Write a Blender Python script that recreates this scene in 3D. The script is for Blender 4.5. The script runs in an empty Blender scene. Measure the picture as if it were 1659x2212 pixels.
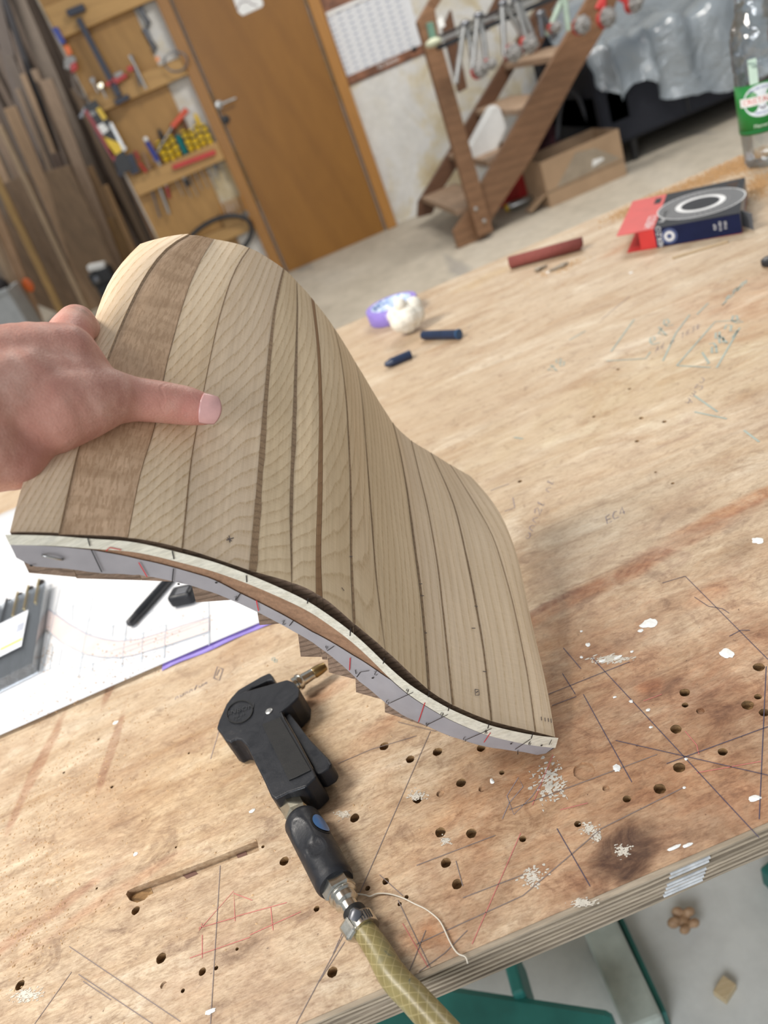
import bpy, bmesh, math, random
from mathutils import Vector as V, Matrix, noise as mnoise
from mathutils.geometry import delaunay_2d_cdt, tessellate_polygon
random.seed(7)
scene = bpy.context.scene
COL = scene.collection
R = math.radians

# ------------------------------------------------------------------ camera
W, H, F = 1659.0, 2212.0, 1662.0          # picture frame and focal length in pixels
CX, CY = W / 2, H / 2
ROLL, DEP = R(23.342), R(29.257)
CAM = V((0, 0, 1.15))
FWD = V((0, math.cos(DEP), -math.sin(DEP)))
_r0 = V((1, 0, 0)); _d0 = -(_r0.cross(FWD))
IX = _r0 * math.cos(ROLL) + _d0 * math.sin(ROLL)
IY = -_r0 * math.sin(ROLL) + _d0 * math.cos(ROLL)
cd = bpy.data.cameras.new('camera'); cam = bpy.data.objects.new('camera', cd); COL.objects.link(cam)
cd.sensor_fit = 'VERTICAL'; cd.sensor_height = 34.6; cd.sensor_width = 34.6 * W / H; cd.lens = 34.6 * F / H
cd.clip_start = 0.02; cd.clip_end = 60
m = Matrix((IX, -IY, -FWD)).transposed().to_4x4(); m.translation = CAM
cam.matrix_world = m
cd.dof.use_dof = True; cd.dof.focus_distance = 0.50; cd.dof.aperture_fstop = 6.6
scene.camera = cam

# ------------------------------------------------------------------ light
scene.view_settings.view_transform = 'Standard'; scene.view_settings.look = 'None'
scene.view_settings.gamma = 1.0; scene.view_settings.use_curve_mapping = False
scene.view_settings.exposure = -0.06
wd = bpy.data.worlds.new('world'); scene.world = wd; wd.use_nodes = True
wd.node_tree.nodes['Background'].inputs[0].default_value = (0.90, 0.95, 1.0, 1)
wd.node_tree.nodes['Background'].inputs[1].default_value = 0.46

def area(name, loc, target, sx, sy, power, col):
    ld = bpy.data.lights.new(name, 'AREA'); ld.shape = 'RECTANGLE'; ld.size = sx; ld.size_y = sy
    ld.energy = power; ld.color = col
    o = bpy.data.objects.new(name, ld); COL.objects.link(o); o.location = loc
    o.rotation_euler = (V(target) - V(loc)).to_track_quat('-Z', 'Y').to_euler()
    return o
# the workshop's ceiling strip lamps, a fill light added for the timber store, and the daylight from a window on the left
area('ceiling_lamp', (-1.15, 0.85, 2.55), (-0.2, 0.9, 0.6), 0.35, 0.9, 50, (1.0, 0.94, 0.86))
area('ceiling_lamp_rear', (1.6, 3.6, 3.2), (1.6, 3.7, 0), 1.4, 0.4, 95, (1.0, 0.95, 0.88))
area('fill_light_store', (-2.6, 7.9, 3.9), (-2.4, 8.6, 0), 1.2, 0.4, 90, (1.0, 0.93, 0.84))  # extra light added over the store to brighten the dark timber
area('window_daylight', (-1.5, -1.7, 2.1), (0.1, 0.8, 0.7), 1.6, 1.4, 74, (0.93, 0.96, 1.0))

# ------------------------------------------------------------------ picture point -> place
def ray(x, y): return IX * ((x - CX) / F) + IY * ((y - CY) / F) + FWD
def at(x, y, d): return CAM + ray(x, y) * d
def onz(x, y, z):
    r = ray(x, y); return CAM + r * ((z - CAM.z) / r.z)
def ony(x, y, Y):
    r = ray(x, y); return CAM + r * (Y / r.y)
def cv(a, b, c): return IX * a + IY * b + FWD * c      # a direction given along right, down, away

# ------------------------------------------------------------------ materials
MATS = {}
def newmat(name):
    mt = bpy.data.materials.new(name); mt.use_nodes = True
    nt = mt.node_tree; b = nt.nodes['Principled BSDF']
    return mt, nt, b
def nd(nt, typ, **kw):
    n = nt.nodes.new(typ)
    for k, v in kw.items():
        if k.startswith('i_'):
            key = k[2:].replace('_', ' ')
            n.inputs[key].default_value = v
        else: setattr(n, k, v)
    return n
def lk(nt, a, b): nt.links.new(a, b)
def c4(c, f=1.0): return (min(c[0] * f, 1), min(c[1] * f, 1), min(c[2] * f, 1), 1)
def ramp(nt, fac, stops):
    r = nt.nodes.new('ShaderNodeValToRGB'); e = r.color_ramp.elements
    while len(e) < len(stops): e.new(0.5)
    for el, (p, c) in zip(e, stops): el.position = p; el.color = c
    lk(nt, fac, r.inputs[0]); return r.outputs[0]
def mixc(nt, fac, a, b, mode='MIX'):
    n = nt.nodes.new('ShaderNodeMix'); n.data_type = 'RGBA'; n.blend_type = mode
    for s, v in ((n.inputs[0], fac), (n.inputs[6], a), (n.inputs[7], b)):
        if isinstance(v, (int, float, tuple)): s.default_value = v
        else: lk(nt, v, s)
    return n.outputs[2]
def math_(nt, op, a, b=None, clamp=False):
    n = nt.nodes.new('ShaderNodeMath'); n.operation = op; n.use_clamp = clamp
    for s, v in ((n.inputs[0], a), (n.inputs[1], b)):
        if v is None: continue
        if isinstance(v, (int, float)): s.default_value = v
        else: lk(nt, v, s)
    return n.outputs[0]
def bump(nt, b, h, strength=0.2, dist=0.001):
    n = nd(nt, 'ShaderNodeBump'); n.inputs['Strength'].default_value = strength; n.inputs['Distance'].default_value = dist
    lk(nt, h, n.inputs['Height']); lk(nt, n.outputs[0], b.inputs['Normal'])
def mapped(nt, scale=(1, 1, 1), rot=(0, 0, 0), loc=(0, 0, 0), coord='Object', rand=False):
    t = nd(nt, 'ShaderNodeTexCoord'); mp = nd(nt, 'ShaderNodeMapping')
    mp.inputs['Scale'].default_value = scale; mp.inputs['Rotation'].default_value = rot; mp.inputs['Location'].default_value = loc
    src = t.outputs[coord]
    if rand:
        oi = nd(nt, 'ShaderNodeObjectInfo'); ad = nd(nt, 'ShaderNodeVectorMath', operation='ADD')
        sc = math_(nt, 'MULTIPLY', oi.outputs['Random'], 7.0)
        lk(nt, src, ad.inputs[0]); lk(nt, sc, ad.inputs[1]); src = ad.outputs[0]
    lk(nt, src, mp.inputs['Vector']); return mp.outputs[0]
def noise(nt, vec, scale, detail=4, rough=0.55, dist=0.0):
    n = nd(nt, 'ShaderNodeTexNoise'); n.inputs['Scale'].default_value = scale; n.inputs['Detail'].default_value = detail
    n.inputs['Roughness'].default_value = rough; n.inputs['Distortion'].default_value = dist
    lk(nt, vec, n.inputs['Vector']); return n.outputs['Fac']

def mat(name, col, rough=0.5, metal=0.0, var=0.12, nscale=25, bmp=0.0, spec=0.5, **kw):
    if name in MATS: return MATS[name]
    mt, nt, b = newmat(name)
    v = mapped(nt); f = noise(nt, v, nscale, 5)
    lk(nt, ramp(nt, f, [(0.3, c4(col, 1 - var)), (0.7, c4(col, 1 + var))]), b.inputs['Base Color'])
    b.inputs['Roughness'].default_value = rough; b.inputs['Metallic'].default_value = metal
    b.inputs['Specular IOR Level'].default_value = spec
    for k, val in kw.items(): b.inputs[k.replace('_', ' ')].default_value = val
    if bmp: bump(nt, b, f, bmp, 0.002)
    MATS[name] = mt; return mt

def wood(name, c1, c2, c3=None, axis=0, scale=1.0, rot=(0, 0, 0), stretch=14, rough=0.55, bmp=0.12, rings=0.5, fib=0.25):
    """boards: long fibres along one axis, broad growth bands, fine pores"""
    if name in MATS: return MATS[name]
    mt, nt, b = newmat(name)
    s = [stretch * scale] * 3; s[axis] = 1.0 * scale
    v = mapped(nt, scale=tuple(s), rot=rot, rand=True)
    f1 = noise(nt, v, 1.2, 6, 0.6, 0.6)
    base = ramp(nt, f1, [(0.25, c4(c1)), (0.5, c4([(a + q) / 2 for a, q in zip(c1, c2)])), (0.75, c4(c2))])
    f2 = noise(nt, v, 7.0, 4, 0.7, 0.2)
    dk = ramp(nt, f2, [(0.35, (1 - fib, 1 - fib, 1 - fib, 1)), (0.6, (1, 1, 1, 1))])
    col = mixc(nt, 1.0, base, dk, 'MULTIPLY')
    if rings:
        w = nd(nt, 'ShaderNodeTexWave', wave_type='BANDS', bands_direction='DIAGONAL')
        w.inputs['Scale'].default_value = 0.6; w.inputs['Distortion'].default_value = 5.0; w.inputs['Detail'].default_value = 3.0
        w.inputs['Detail Scale'].default_value = 0.7
        lk(nt, v, w.inputs['Vector'])
        rf = math_(nt, 'MULTIPLY', ramp(nt, w.outputs['Fac'], [(0.0, (1, 1, 1, 1)), (0.35, (0, 0, 0, 1))]), rings)
        col = mixc(nt, rf, col, c4(c3 or c1, 0.75))
    oi = nd(nt, 'ShaderNodeObjectInfo')
    br = ramp(nt, oi.outputs['Random'], [(0.0, (0.82, 0.82, 0.82, 1)), (1.0, (1.08, 1.08, 1.08, 1))])
    col = mixc(nt, 1.0, col, br, 'MULTIPLY')
    lk(nt, col, b.inputs['Base Color']); b.inputs['Roughness'].default_value = rough
    if bmp: bump(nt, b, f2, bmp, 0.001)
    MATS[name] = mt; return mt

# ------------------------------------------------------------------ mesh building
ORG = {}
class MB:
    def __init__(s): s.v = []; s.f = []; s.m = []; s.uv = {}
    def add(s, vs, fs, mi=0, uvs=None):
        o = len(s.v); s.v += [V(p) for p in vs]
        for i, f in enumerate(fs):
            s.f.append([k + o for k in f]); s.m.append(mi)
            if uvs: s.uv[len(s.f) - 1] = uvs[i]
        return s
    def box(s, c, size, rot=None, mi=0, taper=1.0):
        c = V(c); x, y, z = [k / 2 for k in size]
        vs = [V((sx * x * (taper if sz > 0 else 1), sy * y * (taper if sz > 0 else 1), sz * z)) for sz in (-1, 1) for sx, sy in ((-1, -1), (1, -1), (1, 1), (-1, 1))]
        if rot is not None: vs = [rot @ p for p in vs]
        return s.add([c + p for p in vs], [(3, 2, 1, 0), (4, 5, 6, 7), (0, 1, 5, 4), (1, 2, 6, 5), (2, 3, 7, 6), (3, 0, 4, 7)], mi)
    def beam(s, a, b, w, t, up=(0, 0, 1), mi=0):
        a, b = V(a), V(b); d = (b - a); L = d.length; d.normalize()
        sx = d.cross(V(up));
        if sx.length < 1e-4: sx = d.cross(V((0, 1, 0)))
        sx.normalize(); u = sx.cross(d)
        return s.box((a + b) / 2, (w, L, t), Matrix((sx, d, u)).transposed(), mi)
    def prism(s, poly, off, mi=0):
        """poly: 3-D points of one face, off: extrusion vector"""
        n = len(poly); poly = [V(p) for p in poly]; off = V(off)
        tris = tessellate_polygon([poly])
        vs = poly + [p + off for p in poly]
        fs = [tuple(t) for t in tris] + [tuple(k + n for k in reversed(t)) for t in tris]
        fs += [(i, (i + 1) % n, (i + 1) % n + n, i + n) for i in range(n)]
        return s.add(vs, fs, mi)
    def tube(s, path, r, seg=12, mi=0, cap=True, flat=None):
        path = [V(p) for p in path]; n = len(path)
        rs = r if isinstance(r, (list, tuple)) else [r] * n
        vs = []; fs = []; uvs = []
        t0 = (path[1] - path[0]).normalized(); u = t0.orthogonal().normalized(); acc = 0
        ls = []
        for i, p in enumerate(path):
            t = (path[min(i + 1, n - 1)] - path[max(i - 1, 0)]).normalized()
            u = (u - t * u.dot(t)).normalized(); w = t.cross(u)
            if i: acc += (p - path[i - 1]).length
            ls.append(acc)
            for k in range(seg):
                a = 2 * math.pi * k / seg
                vs.append(p + (u * math.cos(a) + w * math.sin(a)) * rs[i])
        for i in range(n - 1):
            for k in range(seg):
                k2 = (k + 1) % seg
                fs.append((i * seg + k, i * seg + k2, (i + 1) * seg + k2, (i + 1) * seg + k))
                uvs.append([(k / seg, ls[i]), ((k + 1) / seg, ls[i]), ((k + 1) / seg, ls[i + 1]), (k / seg, ls[i + 1])])
        if cap:
            fs.append(tuple(reversed(range(seg)))); fs.append(tuple((n - 1) * seg + k for k in range(seg)))
            uvs += [[(0, 0)] * seg, [(0, acc)] * seg]
        return s.add(vs, fs, mi, uvs)
    def lathe(s, prof, c, axis=(0, 0, 1), seg=32, mi=0, mod=None, cap=True):
        """prof: (radius, height) pairs along axis from c"""
        c = V(c); ax = V(axis).normalized(); u = ax.orthogonal().normalized()
        if abs(ax.z) > 0.99: u = V((1, 0, 0))
        w = ax.cross(u); vs = []; fs = []
        for i, (r, h) in enumerate(prof):
            for k in range(seg):
                a = 2 * math.pi * k / seg
                rr = r * (mod(a, h) if mod else 1)
                vs.append(c + ax * h + (u * math.cos(a) + w * math.sin(a)) * rr)
        n = len(prof)
        for i in range(n - 1):
            for k in range(seg):
                k2 = (k + 1) % seg
                fs.append((i * seg + k, i * seg + k2, (i + 1) * seg + k2, (i + 1) * seg + k))
        if cap:
            fs.append(tuple(reversed(range(seg)))); fs.append(tuple((n - 1) * seg + k for k in range(seg)))
        return s.add(vs, fs, mi)
    def cyl(s, a, b, r, seg=20, mi=0, r2=None):
        a, b = V(a), V(b); L = (b - a).length
        return s.lathe([(r, 0), (r2 if r2 is not None else r, L)], a, b - a, seg, mi)
    def ball(s, c, r, seg=14, mi=0, sq=(1, 1, 1), rot=None):
        c = V(c); vs = []; fs = []; rings = seg // 2
        for i in range(rings + 1):
            th = math.pi * i / rings
            for k in range(seg):
                a = 2 * math.pi * k / seg
                p = V((math.sin(th) * math.cos(a) * sq[0], math.sin(th) * math.sin(a) * sq[1], math.cos(th) * sq[2])) * r
                vs.append(c + (rot @ p if rot is not None else p))
        for i in range(rings):
            for k in range(seg):
                k2 = (k + 1) % seg
                fs.append((i * seg + k, (i + 1) * seg + k, (i + 1) * seg + k2, i * seg + k2))
        return s.add(vs, fs, mi)
    def grid(s, rows, mi=0, uv=False, uvr=None):
        nr, nc = len(rows), len(rows[0]); vs = [p for r_ in rows for p in r_]
        fs = []; uvs = []
        for i in range(nr - 1):
            for k in range(nc - 1):
                fs.append((i * nc + k, i * nc + k + 1, (i + 1) * nc + k + 1, (i + 1) * nc + k))
                uvs.append([(k / (nc - 1), i / (nr - 1)), ((k + 1) / (nc - 1), i / (nr - 1)), ((k + 1) / (nc - 1), (i + 1) / (nr - 1)), (k / (nc - 1), (i + 1) / (nr - 1))])
        if uvr: uvs = [[uvr[i // 1][k] for i, k in q] for q in [[(i, k), (i, k + 1), (i + 1, k + 1), (i + 1, k)] for i in range(nr - 1) for k in range(nc - 1)]]; uv = True
        return s.add(vs, fs, mi, uvs if uv else None)
    def ribbon(s, pts, w, n=(0, 0, 1), mi=0):
        """a flat drawn stroke of width w on a surface with normal n"""
        pts = [V(p) for p in pts]; n = V(n); L = []; Q = []
        for i, p in enumerate(pts):
            t = pts[min(i + 1, len(pts) - 1)] - pts[max(i - 1, 0)]
            sd = t.cross(n)
            if sd.length < 1e-9: sd = V((1, 0, 0))
            sd.normalize(); L.append(p + sd * w / 2); Q.append(p - sd * w / 2)
        k = len(pts)
        return s.add(L + Q, [(i, i + 1, k + i + 1, k + i) for i in range(k - 1)], mi)
    def build(s, name, m, parent=None, origin=None, smooth=False, bevel=0.0, bseg=2, sub=0, solid=0.0):
        if origin is None:
            if parent is not None: origin = ORG[parent.name]
            else:
                xs = [p.x for p in s.v]; ys = [p.y for p in s.v]; zs = [p.z for p in s.v]
                origin = V(((min(xs) + max(xs)) / 2, (min(ys) + max(ys)) / 2, min(zs)))
        me = bpy.data.meshes.new(name)
        me.from_pydata([p - V(origin) for p in s.v], [], s.f)
        ms = m if isinstance(m, (list, tuple)) else [m]
        for q in ms: me.materials.append(q)
        for p, mi in zip(me.polygons, s.m): p.material_index = mi
        if s.uv:
            ul = me.uv_layers.new(name='UVMap')
            for p in me.polygons:
                q = s.uv.get(p.index)
                if q:
                    for li, c in zip(p.loop_indices, q): ul.data[li].uv = c
        bm = bmesh.new(); bm.from_mesh(me); bmesh.ops.recalc_face_normals(bm, faces=bm.faces); bm.to_mesh(me); bm.free()
        if smooth:
            for p in me.polygons: p.use_smooth = True
            if smooth != True: me.set_sharp_from_angle(angle=R(smooth))
        o = bpy.data.objects.new(name, me); COL.objects.link(o)
        if parent is not None: o.parent = parent
        else: o.location = origin
        ORG[o.name] = V(origin)
        if solid: md = o.modifiers.new('thick', 'SOLIDIFY'); md.thickness = solid
        if bevel:
            md = o.modifiers.new('bevel', 'BEVEL'); md.width = bevel; md.segments = bseg; md.limit_method = 'ANGLE'; md.angle_limit = R(35)
        if sub:
            md = o.modifiers.new('sub', 'SUBSURF'); md.levels = sub; md.render_levels = sub
        return o

def thing(name, loc, label, cat, group=None):
    o = bpy.data.objects.new(name, None); COL.objects.link(o); o.location = loc; o.empty_display_size = 0.02
    ORG[o.name] = V(loc); tag(o, label, cat, group); return o
def tag(o, label, cat, group=None):
    o['label'] = label; o['category'] = cat
    if group: o['group'] = group
    return o
def struct(o, label=None):
    o['kind'] = 'structure'
    if label: o['label'] = label
    return o
def stuff(o): o['kind'] = 'stuff'; return o

def text_polys(s, size=1.0, res=2, align='CENTER'):
    cu = bpy.data.curves.new('t', 'FONT'); cu.body = s; cu.size = size; cu.resolution_u = res
    cu.align_x = align; cu.align_y = 'CENTER'
    o = bpy.data.objects.new('t', cu); COL.objects.link(o)
    dg = bpy.context.evaluated_depsgraph_get(); me = o.evaluated_get(dg).to_mesh()
    vs = [v.co.copy() for v in me.vertices]; fs = [tuple(p.vertices) for p in me.polygons]
    o.evaluated_get(dg).to_mesh_clear(); bpy.data.objects.remove(o); bpy.data.curves.remove(cu)
    return vs, fs
def add_text(mb, s, size, fn, mi=0, align='CENTER'):
    """fn maps flat letter coordinates (x, y) to a place"""
    vs, fs = text_polys(s, size, 2, align); mb.add([fn(p.x, p.y) for p in vs], fs, mi)

STROKES = {'0': [[(0, 0), (0, 1), (.6, 1), (.6, 0), (0, 0)]], '1': [[(.1, .8), (.3, 1), (.3, 0)]], '2': [[(0, .8), (.3, 1), (.6, .8), (.5, .5), (0, 0), (.6, 0)]],
 '3': [[(0, 1), (.6, 1), (.25, .6), (.6, .35), (.3, 0), (0, .1)]], '4': [[(.45, 0), (.45, 1), (0, .3), (.65, .3)]], '5': [[(.6, 1), (.1, 1), (.05, .55), (.4, .6), (.6, .3), (.3, 0), (0, .1)]],
 '6': [[(.5, 1), (.1, .6), (0, .2), (.3, 0), (.55, .2), (.4, .5), (.05, .35)]], '7': [[(0, 1), (.6, 1), (.2, 0)]], '8': [[(.3, .5), (.05, .75), (.3, 1), (.55, .75), (.05, .25), (.3, 0), (.55, .25), (.3, .5)]],
 '9': [[(.55, .7), (.3, .45), (.05, .7), (.3, 1), (.55, .7), (.5, .3), (.2, 0)]], '-': [[(0, .5), (.5, .5)]], 'E': [[(.6, 1), (0, 1), (0, 0), (.6, 0)], [(0, .5), (.5, .5)]],
 'C': [[(.6, .9), (.3, 1), (0, .6), (.1, .1), (.6, .05)]], 'L': [[(0, 1), (0, 0), (.5, 0)]], 'A': [[(0, 0), (.3, 1), (.6, 0)], [(.1, .4), (.5, .4)]], 'u': [[(0, .6), (.05, .1), (.35, 0), (.5, .2), (.5, .6), (.55, 0)]],
 'n': [[(0, 0), (.05, .6), (.3, .6), (.45, .4), (.5, 0)]], 'm': [[(0, 0), (.05, .5), (.25, .5), (.3, 0), (.35, .5), (.55, .5), (.6, 0)]], 'l': [[(.1, 0), (.3, 1), (.15, 1), (.2, 0), (.4, .1)]], ' ': [], '.': [[(.1, 0), (.15, .05)]]}
def write(mb, s, origin, dx, dy, w, n=(0, 0, 1), mi=0):
    """hand-written strokes: origin and the advance / up vectors of one letter"""
    o = V(origin)
    for ch in s:
        for st in STROKES.get(ch, []):
            mb.ribbon([o + dx * (a + random.uniform(-.05, .05)) + dy * (b + random.uniform(-.05, .05)) for a, b in st], w, n, mi)
        o = o + dx * 0.85
def remesh(name, mb, voxel, m, parent=None, origin=None, smooth_it=6, fac=0.5):
    """melts overlapping lumps into one continuous surface"""
    o = mb.build('tmp', m, None, origin or V((0, 0, 0)))
    md = o.modifiers.new('r', 'REMESH'); md.mode = 'VOXEL'; md.voxel_size = voxel; md.use_smooth_shade = True
    sm = o.modifiers.new('s', 'SMOOTH'); sm.factor = fac; sm.iterations = smooth_it
    dg = bpy.context.evaluated_depsgraph_get(); me = bpy.data.meshes.new_from_object(o.evaluated_get(dg))
    base = ORG[o.name].copy(); bpy.data.objects.remove(o)
    me.name = name; me.materials.clear(); me.materials.append(m)
    for p in me.polygons: p.use_smooth = True
    q = bpy.data.objects.new(name, me); COL.objects.link(q)
    if parent is not None:
        q.parent = parent; q.location = base - ORG[parent.name]
        ORG[q.name] = base
    else: q.location = base; ORG[q.name] = base
    return q
# ================================================================== the room
WY = 6.12                                    # plaster wall with the door
TZ = 0.73                                    # bench surface
def floor_mat():
    mt, nt, b = newmat('concrete')
    v = mapped(nt); f = noise(nt, v, 1.3, 8, 0.6, 0.4); g = noise(nt, v, 14, 6, 0.65)
    col = ramp(nt, f, [(0.3, (0.40, 0.35, 0.275, 1)), (0.55, (0.49, 0.435, 0.35, 1)), (0.75, (0.54, 0.49, 0.41, 1))])
    col = mixc(nt, 1.0, col, ramp(nt, g, [(0.3, (0.82, 0.82, 0.82, 1)), (0.65, (1.04, 1.04, 1.04, 1))]), 'MULTIPLY')
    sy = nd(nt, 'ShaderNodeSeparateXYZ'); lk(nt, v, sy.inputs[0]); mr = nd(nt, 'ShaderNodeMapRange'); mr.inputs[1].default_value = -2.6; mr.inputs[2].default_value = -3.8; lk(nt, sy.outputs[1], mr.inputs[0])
    col = mixc(nt, mr.outputs[0], col, mixc(nt, 1.0, (0.62, 0.63, 0.60, 1), ramp(nt, g, [(.3, (.86, .86, .86, 1)), (.65, (1.03, 1.03, 1.03, 1))]), 'MULTIPLY'))  # near floor greyer, its colour also lightened to offset weak light under the bench
    w = nd(nt, 'ShaderNodeTexNoise'); vv = mapped(nt, scale=(3.0, 0.35, 1), rot=(0, 0, R(62))); lk(nt, vv, w.inputs[0]); w.inputs['Scale'].default_value = 1.6; w.inputs['Detail'].default_value = 3
    col = mixc(nt, ramp(nt, w.outputs['Fac'], [(0.60, (0, 0, 0, 1)), (0.66, (0.55, 0.55, 0.55, 1))]), col, (0.22, 0.21, 0.20, 1))
    lk(nt, col, b.inputs['Base Color']); b.inputs['Roughness'].default_value = 0.75; bump(nt, b, g, 0.15, 0.003); return mt
def plaster_mat():
    mt, nt, b = newmat('plaster')
    v = mapped(nt); f = noise(nt, v, 1.9, 7, 0.6, 0.8); g = noise(nt, v, 5.5, 6, 0.6); h = noise(nt, v, 30, 4)
    col = ramp(nt, f, [(0.30, (0.66, 0.63, 0.56, 1)), (0.50, (0.74, 0.73, 0.70, 1)), (0.57, (0.66, 0.59, 0.44, 1)), (0.66, (0.54, 0.44, 0.27, 1))])
    col = mixc(nt, ramp(nt, g, [(0.50, (0, 0, 0, 1)), (0.66, (0.75, 0.75, 0.75, 1))]), col, (0.66, 0.65, 0.62, 1))
    col = mixc(nt, 1.0, col, ramp(nt, h, [(0.3, (0.88, 0.88, 0.88, 1)), (0.7, (1, 1, 1, 1))]), 'MULTIPLY')
    lk(nt, col, b.inputs['Base Color']); b.inputs['Roughness'].default_value = 0.9; bump(nt, b, g, 0.4, 0.01); return mt
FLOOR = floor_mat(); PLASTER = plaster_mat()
M_DOOR = wood('door_veneer', (0.275, 0.118, 0.018), (0.335, 0.15, 0.025), (0.23, 0.09, 0.014), axis=2, scale=1.0, stretch=4, rough=0.4, bmp=0.02, rings=0.2, fib=0.06)
M_CASE = wood('door_casing_wood', (0.36, 0.165, 0.04), (0.43, 0.205, 0.05), axis=2, scale=2, stretch=10, rough=0.4, bmp=0.02, rings=0.2, fib=0.12)
M_PLY = wood('tool_board_ply', (0.36, 0.195, 0.058), (0.43, 0.24, 0.075), (0.31, 0.16, 0.045), axis=2, scale=1.5, stretch=6, rough=0.55, rings=0.2, fib=0.1)
M_PLYH = wood('tool_shelf_ply', (0.46, 0.265, 0.09), (0.54, 0.32, 0.115), (0.40, 0.22, 0.07), axis=0, scale=1.5, stretch=8, rough=0.55, rings=0.25, fib=0.1)
M_STEEL = mat('steel', (0.45, 0.45, 0.44), 0.36, 1.0, 0.1, 60)
M_DSTEEL = mat('dark_steel', (0.16, 0.165, 0.18), 0.4, 0.8, 0.15, 40)
M_BLACK = mat('black_plastic', (0.018, 0.019, 0.022), 0.42, 0, 0.2, 60)
M_RED = mat('red_plastic', (0.45, 0.03, 0.028), 0.4, 0, 0.1)
M_WHITE = mat('white_plastic', (0.80, 0.80, 0.78), 0.45, 0, 0.05)
M_YEL = mat('yellow_plastic', (0.75, 0.50, 0.02), 0.4, 0, 0.1)
M_BLUE = mat('blue_plastic', (0.02, 0.045, 0.28), 0.4, 0, 0.1)
M_ORANGE = mat('orange_plastic', (0.80, 0.16, 0.03), 0.4, 0, 0.1)
M_NAVY = mat('navy_paint', (0.022, 0.028, 0.050), 0.45, 0, 0.1)

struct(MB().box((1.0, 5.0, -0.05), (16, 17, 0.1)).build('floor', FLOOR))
ALX = -0.735                                   # where the plaster wall ends and the timber store begins
struct(MB().box(((ALX + 6.5) / 2, WY + 0.12, 1.75), (6.5 - ALX, 0.24, 3.5)).build('wall_back', PLASTER))
M_DARKWALL = mat('store_wall', (0.20, 0.16, 0.13), 0.9, 0, 0.2, 4)
struct(MB().box((-4.4, 11.1, 1.75), (7.4, 0.2, 3.5)).build('wall_store', M_DARKWALL))
struct(MB().box((-0.63, 8.68, 1.75), (0.2, 4.6, 3.5)).build('wall_store_side', M_DARKWALL))

# ------------------------------------------------------------------ door
dr = struct(MB().box((0.455, WY - 0.025, 1.01), (0.80, 0.05, 2.02)).build('door_1', M_DOOR, origin=(0.455, WY, 0), bevel=0.003))
dr['label'] = 'flat orange-brown veneered door'
for nm, x0, x1 in (('door_casing', -0.045, 0.035), ('door_casing', 0.875, 0.955)):
    MB().box(((x0 + x1) / 2, WY - 0.035, 1.04), (x1 - x0, 0.07, 2.08)).build(nm, M_CASE, dr, bevel=0.006)
MB().box((0.455, WY - 0.035, 2.10), (1.0, 0.07, 0.08)).build('door_casing', M_CASE, dr, bevel=0.006)
hp = ony(474, 226, WY - 0.06)
hd = MB().lathe([(0.024, 0), (0.024, 0.008), (0.010, 0.010), (0.010, 0.045)], (hp.x, WY - 0.05, hp.z), (0, -1, 0), 20)
hd.tube([(hp.x, WY - 0.09, hp.z), (hp.x + 0.03, WY - 0.10, hp.z - 0.002), (hp.x + 0.12, WY - 0.095, hp.z - 0.004)], [0.011, 0.010, 0.008])
hd.build('door_handle', M_STEEL, dr, smooth=40)
kp = ony(488, 258, WY - 0.055)
MB().lathe([(0.028, 0), (0.026, 0.012), (0.012, 0.014), (0.010, 0.03)], (kp.x, WY - 0.05, kp.z), (0, -1, 0), 20).build('lock_rosette', M_BLACK, dr, smooth=40)
sp = [ony(x, y, WY - 0.052) for x, y in ((503, -6), (514, 26), (524, 34), (566, 15), (569, 8), (560, -14))]
st = MB().prism(sp, (0, -0.001, 0)).build('door_sticker', M_WHITE, dr)
dm = MB(); q = [ony(x, y, WY - 0.0545) for x, y in ((512, 22), (518, 6), (534, 2), (545, 10), (556, 12))]
dm.ribbon(q, 0.006, (0, -1, 0)); dm.build('sticker_print', mat('sticker_ink', (0.10, 0.05, 0.07), 0.6), st)

# ------------------------------------------------------------------ calendar on the wall
ct = thing('wall_calendar', (1.25, WY, 1.0), 'large wall planner with a grid of dates and brown photo bands', 'calendar')
Yc = WY - 0.012
pc = [ony(*p, Yc) for p in ((706, 38), (747, 160), (908, 95), (892, -40), (692, -20))]
x0, x1, z0, z1 = 0.955, 1.54, 1.045, 1.50
M_PAPER = mat('calendar_paper', (0.74, 0.75, 0.77), 0.8, 0, 0.03, 40)
M_CALP = mat('calendar_photo', (0.20, 0.085, 0.045), 0.5, 0, 0.6, 14)
MB().box(((x0 + x1) / 2, Yc + 0.004, 1.30), (x1 - x0 + 0.01, 0.006, 0.62)).build('backing_card', M_CALP, ct)
pg = MB().box(((x0 + x1) / 2 + 0.01, Yc - 0.002, (z0 + 1.42) / 2), (x1 - x0 - 0.01, 0.003, 1.42 - z0)).build('date_page', M_PAPER, ct)
gm = MB(); hm = MB()
for i in range(8):
    for k in range(11):
        xx = x0 + 0.03 + i * 0.068; zz = z0 + 0.016 + k * 0.034
        gm.box((xx, Yc - 0.0045, zz + 0.012 * (i % 2)), (0.020, 0.0012, 0.010))
        hm.box((xx + 0.026, Yc - 0.0045, zz + 0.012 * (i % 2) + 0.004), (0.026, 0.0010, 0.004))
    hm.box((x0 + 0.03 + i * 0.068 - 0.016, Yc - 0.0043, (z0 + 1.42) / 2), (0.002, 0.0008, 1.40 - z0))
stuff(gm.build('date_marks', mat('calendar_blue', (0.24, 0.28, 0.38), 0.8), pg))
stuff(hm.build('date_lines', mat('calendar_grey', (0.52, 0.52, 0.53), 0.8), pg))
bd = MB().box(((x0 + x1) / 2, Yc - 0.004, z0 - 0.022), (x1 - x0, 0.004, 0.052)).build('photo_band', M_CALP, ct)
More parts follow.
